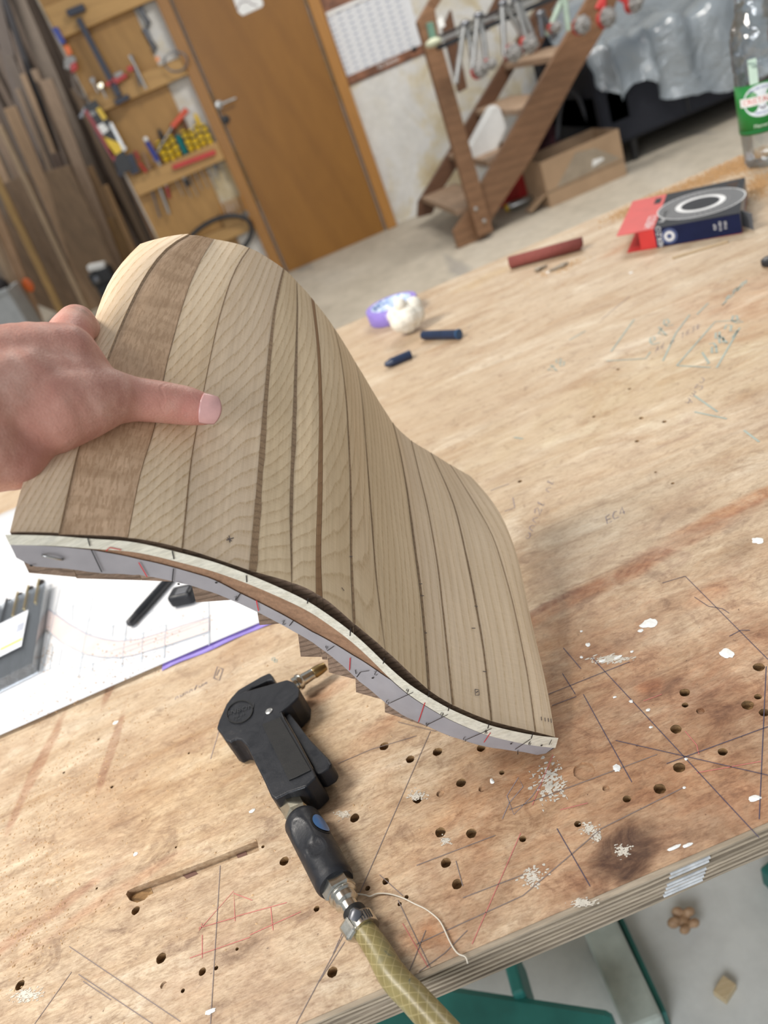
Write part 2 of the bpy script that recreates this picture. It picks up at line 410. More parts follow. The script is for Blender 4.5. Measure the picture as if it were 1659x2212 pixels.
lg = MB(); add_text(lg, 'G2 Zwettel', 0.034, lambda a, b_: V((1.27 + a, Yc - 0.0066, z0 - 0.02 + b_))); lg.build('band_lettering', M_WHITE, bd)
MB().ball((1.475, Yc - 0.012, z0 - 0.004), 0.022, 12, sq=(1, .5, .7)).build('clip', M_BLACK, ct, smooth=True)
MB().box((1.12, Yc - 0.005, 1.435), (0.30, 0.008, 0.022)).build('title_strip', M_WHITE, ct)

# ================================================================== work bench
def table_mat():
    mt, nt, b = newmat('bench_plywood')
    v0 = mapped(nt)                                             # metres on the bench
    vg = mapped(nt, scale=(1.2, 16, 1), rot=(0, 0, R(3)))
    g1 = noise(nt, mapped(nt, scale=(2.6, 11, 1), rot=(0, 0, R(-6))), 2.0, 8, 0.62, 1.1); g2 = noise(nt, vg, 14, 5, 0.7, 0.4)
    col = ramp(nt, g1, [(0.27, (0.42, 0.265, 0.14, 1)), (0.42, (0.54, 0.395, 0.25, 1)), (0.56, (0.60, 0.465, 0.315, 1)), (0.70, (0.72, 0.61, 0.46, 1))])
    col = mixc(nt, 1.0, col, ramp(nt, g2, [(0.3, (0.88, 0.85, 0.80, 1)), (0.6, (1, 1, 1, 1))]), 'MULTIPLY')
    bl = noise(nt, mapped(nt, scale=(6, 14, 1), rot=(0, 0, R(8))), 1.0, 8, 0.68, 1.3)
    col = mixc(nt, ramp(nt, bl, [(0.54, (0, 0, 0, 1)), (0.66, (0.45, 0.45, 0.45, 1)), (0.8, (.7, .7, .7, 1))]), col, (0.40, 0.225, 0.10, 1))
    b2 = noise(nt, mapped(nt, scale=(9, 22, 1), loc=(3, 5, 0)), 1.0, 6, 0.6, 1.6)
    col = mixc(nt, ramp(nt, b2, [(0.60, (0, 0, 0, 1)), (0.68, (0.4, 0.4, 0.4, 1))]), col, (0.33, 0.19, 0.115, 1))
    fine = noise(nt, v0, 70, 8, 0.72, 0.6)
    col = mixc(nt, ramp(nt, fine, [(0.55, (0, 0, 0, 1)), (0.70, (0.65, 0.65, 0.65, 1))]), col, (0.27, 0.16, 0.09, 1))
    sc1 = nd(nt, 'ShaderNodeTexNoise'); lk(nt, mapped(nt, scale=(3, 160, 1), rot=(0, 0, R(9))), sc1.inputs[0]); sc1.inputs['Scale'].default_value = 1; sc1.inputs['Detail'].default_value = 2
    col = mixc(nt, ramp(nt, sc1.outputs['Fac'], [(0.68, (0, 0, 0, 1)), (0.72, (0.35, 0.35, 0.35, 1))]), col, (0.25, 0.14, 0.075, 1))
    sx = nd(nt, 'ShaderNodeSeparateXYZ'); lk(nt, v0, sx.inputs[0])
    wear = nd(nt, 'ShaderNodeMapRange'); wear.inputs[1].default_value = -.12; wear.inputs[2].default_value = -.52; wear.inputs[3].default_value = .35; wear.inputs[4].default_value = 1.0; lk(nt, sx.outputs[1], wear.inputs[0])
    m1 = noise(nt, mapped(nt, scale=(1, 1.6, 1), loc=(9, 2, 0)), 26, 9, .72, .8); m2 = noise(nt, mapped(nt, scale=(1, 1.4, 1), loc=(4, 7, 0)), 9, 8, .7, 1.0)
    col = mixc(nt, math_(nt, 'MULTIPLY', ramp(nt, m2, [(.47, (0, 0, 0, 1)), (.62, (.75, .75, .75, 1))]), wear.outputs[0]), col, (0.42, 0.275, 0.165, 1))
    col = mixc(nt, math_(nt, 'MULTIPLY', ramp(nt, m1, [(.55, (0, 0, 0, 1)), (.66, (.7, .7, .7, 1))]), wear.outputs[0]), col, (0.24, 0.145, 0.085, 1))
    col = mixc(nt, math_(nt, 'MULTIPLY', ramp(nt, m1, [(.28, (.6, .6, .6, 1)), (.38, (0, 0, 0, 1))]), wear.outputs[0]), col, (0.66, 0.52, 0.37, 1))
    spk = noise(nt, v0, 210, 3, .6); col = mixc(nt, math_(nt, 'MULTIPLY', ramp(nt, spk, [(.70, (0, 0, 0, 1)), (.74, (.8, .8, .8, 1))]), wear.outputs[0]), col, (0.13, 0.08, 0.05, 1))
    t1 = noise(nt, mapped(nt, scale=(.8, 1.7, 1), loc=(1, 8, 0)), 34, 9, .75, .7); t2 = noise(nt, mapped(nt, scale=(.7, 1.6, 1), loc=(6, 3, 0)), 120, 7, .75, .5); t3 = noise(nt, mapped(nt, scale=(.5, 1.8, 1)), 420, 4, .7)
    for tt, lo_, a_, b_ in ((t1, .74, .34, .52), (t2, .78, .36, .52), (t3, .80, .36, .50)):
        col = mixc(nt, wear.outputs[0], col, mixc(nt, 1.0, col, ramp(nt, tt, [(a_, (lo_, lo_ * .93, lo_ * .86, 1)), (b_, (1, 1, 1, 1)), (.70, (1.10, 1.09, 1.07, 1))]), 'MULTIPLY'))
    # old stains, each with its own place on the bench: x, y, half sizes, turn, colour, strength
    wob = nd(nt, 'ShaderNodeTexNoise'); lk(nt, v0, wob.inputs[0]); wob.inputs['Scale'].default_value = 22; wob.inputs['Detail'].default_value = 6
    wv = nd(nt, 'ShaderNodeVectorMath', operation='SUBTRACT'); lk(nt, wob.outputs['Color'], wv.inputs[0]); wv.inputs[1].default_value = (.5, .5, .5)
    for px, py, rx, ry, rz, c, stg, soft in STAINS:
        p = onz(px, py, TZ)
        loc = V((p.x - TORG.x, p.y - TORG.y, 0))
        sb = nd(nt, 'ShaderNodeVectorMath', operation='SUBTRACT'); lk(nt, v0, sb.inputs[0]); sb.inputs[1].default_value = loc
        rt = nd(nt, 'ShaderNodeMapping', vector_type='POINT'); rt.inputs['Rotation'].default_value = (0, 0, -R(rz)); lk(nt, sb.outputs[0], rt.inputs[0])
        ml = nd(nt, 'ShaderNodeVectorMath', operation='MULTIPLY'); ml.inputs[1].default_value = (1 / rx, 1 / ry, 0); lk(nt, rt.outputs[0], ml.inputs[0])
        wm = nd(nt, 'ShaderNodeVectorMath', operation='MULTIPLY_ADD'); lk(nt, wv.outputs[0], wm.inputs[0]); wm.inputs[1].default_value = (1.5, 1.5, 0); lk(nt, ml.outputs[0], wm.inputs[2])
        ln = nd(nt, 'ShaderNodeVectorMath', operation='LENGTH'); lk(nt, wm.outputs[0], ln.inputs[0])
        fac = ramp(nt, ln.outputs['Value'], [(max(0.0, 1 - soft), (stg, stg, stg, 1)), (1.0, (0, 0, 0, 1))])
        mo = ramp(nt, m1, [(.36, (.45, .45, .45, 1)), (.58, (1, 1, 1, 1))])
        col = mixc(nt, math_(nt, 'MULTIPLY', fac, mo), col, tuple(min(1, .18 + q * 1.75) for q in c) + (1,), 'MULTIPLY')
    hs = nd(nt, 'ShaderNodeHueSaturation'); hs.inputs['Saturation'].default_value = .93; hs.inputs['Value'].default_value = .95; lk(nt, col, hs.inputs['Color']); col = hs.outputs[0]
    lk(nt, col, b.inputs['Base Color']); b.inputs['Specular IOR Level'].default_value = 0.4
    lk(nt, ramp(nt, bl, [(0.35, (0.48, 0.48, 0.48, 1)), (0.65, (0.62, 0.62, 0.62, 1))]), b.inputs['Roughness'])
    hh = math_(nt, 'ADD', math_(nt, 'MULTIPLY', g2, 0.6), math_(nt, 'MULTIPLY', fine, 0.6)); bump(nt, b, hh, 0.5, 0.0014)
    return mt
TX0, TX1, TY0, TY1, TT = -1.35, 1.45, 0.254, 1.503, 0.024
TORG = V((0.05, 0.88, TZ))
BR = (0.30, 0.155, 0.06); DK = (0.085, 0.055, 0.035); GY = (0.24, 0.215, 0.19); OR = (0.46, 0.235, 0.07)
STAINS = [(1640, 660, .11, .13, 0, (0.42, 0.25, 0.13), .55, .7), (1600, 610, .06, .035, 20, (0.36, 0.29, 0.21), .6, .3), (1590, 1440, .12, .22, 10, BR, .55, .9), (1450, 1700, .16, .14, 0, (0.36, 0.215, 0.11), .6, .9), (1100, 1850, .14, .10, 0, (0.46, 0.30, 0.17), .45, .9),
          (1365, 1838, .030, .018, 25, DK, 1.0, .35), (1340, 1850, .048, .024, 25, (.16, .095, .05), .7, .7), (1290, 1900, .05, .02, 20, BR, .5, .8), (1590, 1560, .030, .045, 10, GY, .7, .7), (1590, 1190, .03, .018, 0, GY, .6, .8), (1230, 1460, .08, .07, 0, (0.38, 0.28, 0.16), .45, .9), (1190, 1590, .06, .08, 0, (0.40, 0.29, 0.17), .4, .9),
          (930, 2030, .022, .016, 0, OR, .8, .6), (1000, 1720, .10, .05, 10, (0.50, 0.33, 0.17), .4, .9), (1420, 1560, .22, .18, 0, (0.42, 0.27, 0.145), .55, .9), (240, 1620, .006, .060, -8, (0.25, 0.13, 0.09), .75, .35), (80, 1660, .008, .070, -12, (0.28, 0.145, 0.09), .75, .4), (240, 1480, .006, .04, -8, (0.25, 0.13, 0.09), .7, .35),
          (60, 2010, .07, .008, 18, (0.33, 0.17, 0.10), .7, .6), (250, 1930, .08, .007, 14, (0.36, 0.19, 0.11), .6, .7), (1620, 1080, .10, .010, 2, (0.36, 0.17, 0.04), .85, .5), (1450, 1180, .13, .013, 4, (0.30, 0.165, 0.08), .8, .5), (1250, 1290, .16, .012, 5, (0.34, 0.18, 0.07), .8, .5), (1180, 1310, .05, .006, 5, (0.17, 0.08, 0.05), .8, .5),
          (700, 1500, .05, .016, 20, (0.36, 0.19, 0.10), .6, .8), (860, 1540, .07, .012, 22, (0.40, 0.22, 0.11), .5, .8), (1330, 540, .05, .02, 20, OR, .5, .8), (1050, 600, .10, .03, 8, (0.62, 0.40, 0.18), .5, .9), (1440, 820, .3, .10, 0, (0.66, 0.50, 0.30), .35, .9), (560, 1650, .12, .10, 0, (0.62, 0.42, 0.28), .35, .9), (300, 1750, .16, .12, 0, (0.58, 0.385, 0.25), .45, .9), (1520, 1290, .02, .012, 0, OR, .5, .6), (1400, 1480, .014, .010, 0, OR, .6, .5)]
TABLE = table_mat()
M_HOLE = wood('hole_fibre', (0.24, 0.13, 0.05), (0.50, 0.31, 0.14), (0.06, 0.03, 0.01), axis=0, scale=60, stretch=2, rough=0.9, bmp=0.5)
HOLES = [(830, 1612, 11), (886, 1640, 10), (945, 1624, 11), (1039, 1616, 10), (1084, 1669, 6), (996, 1691, 11), (902, 1726, 11), (766, 1767, 11), (951, 1798, 12), (1018, 1800, 12), (963, 1864, 12), (987, 1910, 12), (614, 1860, 11), (833, 1904, 8), (794, 1919, 6), (684, 1963, 7), (878, 1938, 5), (863, 1953, 5), (718, 2100, 12), (437, 2099, 9),
         (1479, 1496, 11), (1480, 1523, 7), (1615, 1523, 13), (1637, 1505, 8), (1651, 1539, 11), (1460, 1575, 12), (1561, 1624, 10), (1467, 1658, 13), (1425, 1704, 13), (1354, 1726, 9), (1248, 1780, 8), (1129, 1812, 8), (1639, 1441, 12), (293, 1967, 10), (43, 2128, 11), (348, 2070, 12), (467, 2091, 5), (395, 2140, 5), (512, 2050, 4), (213, 1597, 3), (242, 1700, 4), (380, 1830, 3), (209, 1919, 3), (408, 1627, 3), (138, 1669, 3),
         (1385, 903, 5), (1435, 911, 5), (1376, 953, 5), (1335, 798, 4), (1360, 840, 4), (1283, 900, 4), (1123, 1040, 5), (1416, 1020, 3), (1453, 1044, 4), (568, 1829, 4)]
SHALLOW = [(1262, 1666, 24), (951, 1714, 9), (1041, 1704, 8), (1513, 1536, 9), (1309, 1703, 8), (353, 2128, 8)]
SLOT = [(272, 1932), (276, 1924), (290, 1917), (440, 1862), (556, 1816), (560, 1838), (480, 1866), (322, 1934), (312, 1944), (296, 1950), (280, 1945)]
def lerp_(a, b, t): return a + (b - a) * t
def bench_top():
    loops = []
    for px, py, r in HOLES + SHALLOW:
        c = onz(px, py, TZ); rr = r * (c - CAM).dot(FWD) / F
        n = 18 if r > 9 else 12
        dep = 0.0055 if (px, py, r) in HOLES else 0.0015
        if r <= 5: dep = 0.0045
        loops.append(([V((c.x + rr * math.cos(2 * math.pi * k / n) * random.uniform(.93, 1.05), c.y + rr * math.sin(2 * math.pi * k / n) * random.uniform(.93, 1.05))) for k in range(n)], dep))
    loops.append(([onz(x, y, TZ).to_2d() for x, y in SLOT], 0.0055))
    pts = [V((TX0, TY0)), V((TX1, TY0)), V((TX1, TY1)), V((TX0, TY1))]; edges = [(0, 1), (1, 2), (2, 3), (3, 0)]; idx = []
    for lp, dp in loops:
        o = len(pts); pts += [V((p[0], p[1])) for p in lp]; n = len(lp); idx.append((o, n)); edges += [(o + i, o + (i + 1) % n) for i in range(n)]
    vs, es, fs, ov, oe, of = delaunay_2d_cdt(pts, edges, [], 1, 1e-6)
    mb = MB()
    def inside(p, lp):
        c = False; j = len(lp) - 1
        for i in range(len(lp)):
            a, b_ = lp[i], lp[j]
            if (a[1] > p.y) != (b_[1] > p.y) and p.x < (b_[0] - a[0]) * (p.y - a[1]) / (b_[1] - a[1]) + a[0]: c = not c
            j = i
        return c
    keep = []
    for f in fs:
        ce = sum((vs[i] for i in f), V((0, 0))) / len(f)
        if not any(inside(ce, lp) for lp, dp in loops): keep.append(tuple(f))
    mb.add([(p.x, p.y, TZ) for p in vs], keep, 0)
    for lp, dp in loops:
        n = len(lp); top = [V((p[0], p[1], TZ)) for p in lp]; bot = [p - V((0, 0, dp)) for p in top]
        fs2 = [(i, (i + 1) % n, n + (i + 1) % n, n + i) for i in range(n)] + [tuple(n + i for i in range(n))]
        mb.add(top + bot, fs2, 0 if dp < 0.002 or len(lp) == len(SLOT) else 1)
    b = TZ - TT
    mb.add([(TX0, TY0, TZ), (TX1, TY0, TZ), (TX1, TY1, TZ), (TX0, TY1, TZ), (TX0, TY0, b), (TX1, TY0, b), (TX1, TY1, b), (TX0, TY1, b)],
           [(0, 1, 5, 4), (1, 2, 6, 5), (2, 3, 7, 6), (3, 0, 4, 7), (7, 6, 5, 4)], 0)
    return mb
bench = thing('workbench', (TORG.x, TORG.y, 0), 'large worn plywood workbench covered in drill holes and pencil lines', 'workbench')
ORG[bench.name] = V((TORG.x, TORG.y, 0))
top = bench_top().build('bench_top', [TABLE, M_HOLE], bench, origin=TORG); top.location = TORG - ORG[bench.name]
M_PL = wood('ply_light', (0.36, 0.29, 0.205), (0.50, 0.41, 0.31), axis=0, scale=9, stretch=10, rough=0.8, bmp=0.4)
M_PD = wood('ply_dark', (0.07, 0.05, 0.035), (0.13, 0.095, 0.065), axis=0, scale=9, stretch=10, rough=0.85, bmp=0.4)
NP = 13; th = TT / NP
for i in range(NP):                                            # glued layers showing along the near edge
    lite = i % 2 == 0; out = 0.0032 if lite else 0.0012
    mb = MB(); rows = []; n = 60
    zt = TZ - th * i - (0.0004 if i == 0 else 0); zb = TZ - th * (i + 1)
    ring = [[], [], [], []]
    for k in range(n + 1):
        x = TX0 + (TX1 - TX0) * k / n; y = TY0 - out + 0.0012 * mnoise.noise(V((x * 25, i * 3.1, 0)))
        dz = 0.0006 * mnoise.noise(V((x * 6, i * .2, 5)))
        ring[0].append(V((x, TY0 + 0.0005, zt + (0 if i == 0 else dz)))); ring[1].append(V((x, y, zt + (0 if i == 0 else dz)))); ring[2].append(V((x, y, zb + dz))); ring[3].append(V((x, TY0 + 0.0005, zb + dz)))
    mb.grid(ring); mb.build('ply_layer', M_PL if lite else M_PD, bench)

sl_ = [onz(x, y, TZ) for x, y in ((272, 1932), (276, 1924), (290, 1917), (318, 1908), (326, 1930), (312, 1944), (296, 1950), (280, 1945))]
MB().add([V((p.x, p.y, TZ - .0052)) for p in sl_], [tuple(range(8))]).build('slot_fibre', M_HOLE, bench)
for f0, f1 in ((.36, .46), (.80, .88)):
    q_ = [onz(*p, TZ) for p in ((lerp_(290, 556, f0), lerp_(1917, 1816, f0)), (lerp_(290, 556, f1), lerp_(1917, 1816, f1)), (lerp_(322, 560, f1), lerp_(1934, 1838, f1)), (lerp_(322, 560, f0), lerp_(1934, 1838, f0)))]
    MB().add([V((p.x, p.y, TZ - .0052)) for p in q_], [(0, 1, 2, 3)]).build('slot_burn', mat('burnt_wood', (.16, .08, .06), .7), bench)
# drawn lines, handwriting and paint on the bench
def T(x, y, up=0.0003): p = onz(x, y, TZ); p.z = TZ + up; return p
M_PENCIL = mat('pencil_line', (0.19, 0.15, 0.14), 0.7); M_REDL = mat('red_pencil', (0.55, 0.16, 0.14), 0.7); M_BLUL = mat('blue_crayon', (0.33, 0.375, 0.33), 0.8); M_FNT = mat('faint_ink', (0.28, 0.23, 0.24), 0.7)
pen, red, blu, fnt = ('pencil_line', M_PENCIL), ('red_line', M_REDL), ('crayon_line', M_BLUL), ('faint_line', M_FNT)
ink = ('ink_line', mat('ink_line', (0.055, 0.045, 0.085), 0.6))
def line(k, w, *pts):
    P = [T(*p) for p in pts]; Q = []
    for a, b in zip(P, P[1:]):
        n = max(1, int((b - a).length / 0.02)); Q += [a.lerp(b, i / n) for i in range(n)]
    MB().ribbon(Q + [P[-1]], w).build(k[0], k[1], top)
for pts in [((1278, 1420), (1640, 1810)), ((1217, 1400), (1255, 1445)), ((1260, 1500), (1365, 1690)), ((1185, 1500), (1360, 1430)), ((1192, 1525), (1245, 1505)), ((1215, 1455), (1243, 1500)),
            ((1330, 1600), (1659, 1675)), ((1480, 1245), (1659, 1425)), ((1440, 1650), (1659, 1570)), ((1100, 1750), (1420, 1630)), ((900, 2040), (1130, 1935), (1300, 1790), (1480, 1700)),
            ((900, 1870), (1070, 1805)), ((1203, 1790), (1275, 1915)), ((455, 2212), (476, 1870)), ((150, 2045), (390, 2207)), ((170, 2105), (330, 2212)), ((180, 2120), (240, 2160)), ((75, 2212), (155, 2100)), ((745, 2015), (640, 2212)), ((745, 2035), (690, 2120)),
            ((860, 1560), (940, 1580), (1020, 1545)), ((930, 1580), (720, 2060)), ((1655, 1440), (1640, 1770)), ((985, 1860), (1000, 1915)), ((860, 1945), (930, 2090)), ((870, 1935), (820, 1890)), ((730, 1650), (800, 1620), (900, 1590)), ((1000, 1940), (1130, 1890)), ((880, 2110), (920, 2010)), ((905, 2100), (960, 2060), (1010, 2010)),
            ((1500, 1290), (1530, 1310), (1560, 1315), (1575, 1325)), ((1575, 1375), (1600, 1362), (1620, 1362)), ((1430, 1260), (1480, 1245))]:
    line(ink if pts[0][0] > 1180 else pen, 0.00050, *pts)
for pts in [((1085, 1770), (1100, 1735), (1130, 1700), (1120, 1680), (1095, 1720), (1110, 1760), (1150, 1720), (1170, 1690)), ((480, 1545), (470, 1590), (455, 1640)), ((810, 790), (1000, 720)), ((1010, 710), (1020, 700))]:
    line(fnt, 0.0005, *pts)
for pts in [((1195, 1630), (1150, 1740)), ((1125, 1800), (1020, 2040)), ((430, 2010), (505, 1925), (508, 1990)), ((505, 1930), (545, 1945)), ((436, 1995), (436, 2000)), ((510, 1980), (620, 1950)), ((430, 2005), (510, 1982)), ((540, 2020), (650, 1970)), ((585, 1960), (590, 2010)), ((437, 2020), (437, 2070)), ((410, 2070), (540, 2025)), ((1505, 1670), (1645, 1645)), ((1480, 1580), (1505, 1610), (1510, 1630)), ((1390, 1515), (1430, 1500)), ((870, 1995), (925, 2090)), ((1210, 1750), (1270, 1735))]:
    line(red, 0.00046, *pts)
for pts in [((1310, 780), (1395, 775), (1405, 760)), ((1490, 680), (1460, 720), (1432, 780)), ((1462, 790), (1535, 794)), ((1462, 790), (1545, 695), (1600, 692)), ((1548, 795), (1598, 708)), ((1230, 735), (1265, 715)), ((1607, 930), (1640, 955)), ((1500, 855), (1550, 890)), ((1500, 890), (1570, 905)), ((1320, 760), (1370, 690)), ((1110, 945), (1130, 948)), ((1505, 680), (1530, 655))]:
    line(blu, 0.0022, *pts)
def hand(k, s, x, y, ax, ay, ux, uy, w):
    o = T(x, y); mb = MB(); write(mb, s, o, T(x + ax, y + ay) - o, T(x + ux, y + uy) - o, w); stuff(mb.build('handwriting', k[1], top))
hand(blu, '198', 1512, 770, 18, -26, 14, 24, .0024); hand(blu, '136', 1548, 730, 18, -24, 18, 20, .0024); hand(blu, '646', 1400, 735, 18, -22, 16, 18, .0020)
hand(fnt, 'A6 n 1638', 1415, 762, 13, -7, 3, -13, .0007); hand(fnt, 'unn2l.nl', 1143, 1165, 9, -21, -13, -6, .0007); hand(fnt, 'EC4', 1312, 1132, 17, -10, -4, -15, .0009)
hand(fnt, 'nunnlum', 378, 1512, 12, -6, 4, -10, .0006); hand(blu, '48', 1180, 795, 20, -16, 14, 14, .002); hand(blu, '236n', 1560, 660, 17, -16, 8, -16, .0016); hand(fnt, 'Am2n', 1480, 870, 12, -18, 12, 6, .0008)
hand(blu, '8', 585, 1425, 12, -10, 10, 8, .0010); line(pen, .0012, (462, 1465), (470, 1440), (482, 1446), (474, 1470), (462, 1465)); line(pen, .0012, (468, 1460), (474, 1446))
line(fnt, .0009, (1090, 1105), (1112, 1097), (1108, 1075)); line(fnt, .0008, (1060, 1060), (1100, 1045)); line(fnt, .0008, (1300, 690), (1360, 640))
def blot(mb, x, y, rx, ry, n=18, h=0.0006, ang=-0.44, rag=.35):
    c = T(x, y, 0.0002); dp = (c - CAM).dot(FWD); e = V((1, 0, 0)); u = V((0, 1, 0))
    ph = random.random() * 50; ring = []
    for k in range(n):
        a = 2 * math.pi * k / n; q = 1 + rag * mnoise.noise(V((math.cos(a) * 1.7 + ph, math.sin(a) * 1.7, ph)))
        q += rag * 0.5 * mnoise.noise(V((math.cos(a) * 5 + ph, math.sin(a) * 5, 2)))
        ring.append(c + e * math.cos(a) * rx * q * dp / F + u * math.sin(a) * ry * q * dp / F)
    mb.add(ring + [c + V((0, 0, h))], [(i, (i + 1) % n, n) for i in range(n)])
for x, y, rx, ry in [(1402, 1347, 17, 13), (1384, 1363, 6, 5), (1570, 1412, 13, 15), (1636, 1168, 11, 12), (1270, 1393, 5, 6), (1256, 1420, 3, 4), (1630, 1725, 14, 8), (1332, 1660, 8, 10), (1400, 1534, 5, 4), (1363, 1515, 4, 5), (1328, 1506, 4, 3), (1406, 1571, 4, 3), (1482, 1640, 4, 4), (1063, 1688, 4, 7), (1256, 1364, 3, 3), (545, 1752, 7, 5), (250, 1561, 7, 5), (1300, 1428, 8, 4), (1335, 1420, 10, 4), (1365, 1408, 4, 3), (1184, 588, 5, 5), (1363, 589, 5, 4), (1455, 1832, 15, 4), (1485, 1826, 12, 4), (455, 2185, 12, 6), (293, 1845, 6, 5), (1478, 1702, 4, 3)]:
    mb = MB(); blot(mb, x, y, rx, ry); mb.build('paint_spot', mat('white_paint', (0.78, 0.78, 0.75), 0.6, 0, 0.1, 300, 0.3), top)
for x, y, rx, ry in [(1190, 1690, 34, 40), (1150, 1895, 22, 22), (1270, 1790, 16, 12), (1290, 1805, 10, 16), (1345, 1838, 16, 14), (1260, 1950, 26, 7), (60, 2150, 30, 14), (962, 1817, 9, 8), (1320, 1424, 40, 8), (740, 1760, 16, 8), (900, 1720, 16, 10)]:
    mb = MB()
    for k in range(int(40 + rx * 4)):
        q = random.gauss(0, .5), random.gauss(0, .5); blot(mb, x + q[0] * rx, y + q[1] * ry, random.uniform(.8, rx * .13 + 1.2), random.uniform(.7, ry * .09 + 1.0), 9, 0.0001, rag=.6)
    stuff(mb.build('worn_paint_patch', mat('worn_paint', (0.56, 0.51, 0.43), 0.7, 0, 0.2, 220, 0.3), top))
for k in range(7):
    zz = TZ - 0.0030 - k * 0.0028; xa = T(1450, 1925).x
    MB().box((0.078 - k * 0.0012, TY0 - 0.0032, zz), (0.024, 0.0010, 0.0019)).build('edge_paint', mat('white_paint2', (0.52, 0.53, 0.54), 0.7, 0, 0.25, 150), bench)

# trestle frame and floor seen below the bench
M_TEAL = mat('teal_paint', (0.02, 0.135, 0.115), 0.45, 0, 0.35, 9)
M_TEALW = mat('teal_worn', (0.42, 0.47, 0.42), 0.6, 0, 0.25, 18)
trs = thing('trestle', (0.0, 0.6, 0), 'green painted steel trestle frame under the near edge of the workbench', 'trestle')
MB().beam(onz(1290, 1990, 0.03), onz(1400, 2235, 0.03), 0.050, 0.055).build('foot_bar', M_TEALW, trs, bevel=0.006)
a_, b_ = onz(1270, 1990, 0.02), onz(1372, 2235, 0.02)
MB().beam(a_ + V((0.044, 0, .0)), b_ + V((0.044, 0, .0)), 0.008, 0.04).build('foot_flange', M_TEAL, trs, bevel=0.003)
MB().beam(onz(780, 2180, 0.14), onz(1330, 2276, 0.14), 0.075, 0.05).build('cross_bar', M_TEAL, trs, bevel=0.01)
MB().beam(onz(1105, 2060, 0.13), onz(1140, 2185, 0.13), 0.016, 0.09).build('upright', M_TEAL, trs, bevel=0.004)
MB().beam((-0.02, 0.75, 0.0), (-0.02, 0.75, TZ - TT - 0.003), 0.06, 0.06, up=(0, 1, 0)).build('leg', M_TEAL, trs, bevel=0.006)
for lx in (-1.2, 1.3):
    MB().beam((lx, 0.75, 0.0), (lx, 0.75, TZ - TT - 0.003), 0.06, 0.06, up=(0, 1, 0)).build('leg', M_TEAL, trs, bevel=0.006)
MB().beam((0.35, 0.42, 0.02), (0.30, 0.62, 0.02), 0.03, 0.04).build('foot_flange', M_TEAL, trs, bevel=0.004)
kn = MB(); c = onz(1478, 1990, 0.015)
kn.ball(c, 0.009, 12, sq=(1, 1, .8))
for k in range(5):
    a = k * 1.26 + .5; kn.ball(c + V((math.cos(a) * .014, math.sin(a) * .014, .004)), random.uniform(.007, .011), 10, sq=(1, .7, .9))
kw = remesh('wood_knot', kn, 0.0018, wood('knot_wood', (0.36, 0.20, 0.10), (0.56, 0.37, 0.22), axis=2, scale=30, stretch=2), None, V((c.x, c.y, 0.0)), 2)
tag(kw, 'lobed brown wood knot lying on the concrete below the bench edge', 'wood scrap')
c = onz(1566, 2138, 0.006)
tag(MB().box(c, (0.026, 0.018, 0.012), Matrix.Rotation(.5, 3, 'Z')).build('wood_offcut', wood('offcut', (0.55, 0.42, 0.24), (0.64, 0.52, 0.33), scale=20), bevel=0.001), 'tiny pale wood offcut on the floor below the bench edge', 'wood scrap')
# ================================================================== the curved, stave-laminated panel
AX = cv(-0.10, -0.68, 0.72).normalized()             # along the staves, from the front edge to the rear
FD = cv(0.0, 0.73, 0.68); FD = (FD - AX * FD.dot(AX)).normalized()    # down the front face
FN = -AX                                             # the front face looks this way
def lerp(a, b, t): return a + (b - a) * t
def poly_at(pts, t):
    """point at fraction t of a polyline's length"""
    ls = [0]
    for a, b in zip(pts, pts[1:]): ls.append(ls[-1] + math.hypot(b[0] - a[0], b[1] - a[1]))
    L = ls[-1] * t
    for i in range(len(pts) - 1):
        if L <= ls[i + 1] + 1e-9:
            q = (L - ls[i]) / max(1e-9, ls[i + 1] - ls[i]); return (lerp(pts[i][0], pts[i + 1][0], q), lerp(pts[i][1], pts[i + 1][1], q))
    return pts[-1]
def smooth_poly(pts, n=25):
    P = [poly_at(pts, k / (n - 1)) for k in range(n)]
    for it in range(3):
        P = [P[0]] + [((a[0] + 2 * b[0] + c[0]) / 4, (a[1] + 2 * b[1] + c[1]) / 4) for a, b, c in zip(P, P[1:], P[2:])] + [P[-1]]
    return P
def dfront(x): return 0.37 + 0.135 * (x - 20) / 1180.0
def spot(pt, t, df):
    dr = df + 0.185; d = 1 / lerp(1 / df, 1 / dr, t); return at(pt[0], pt[1], d)
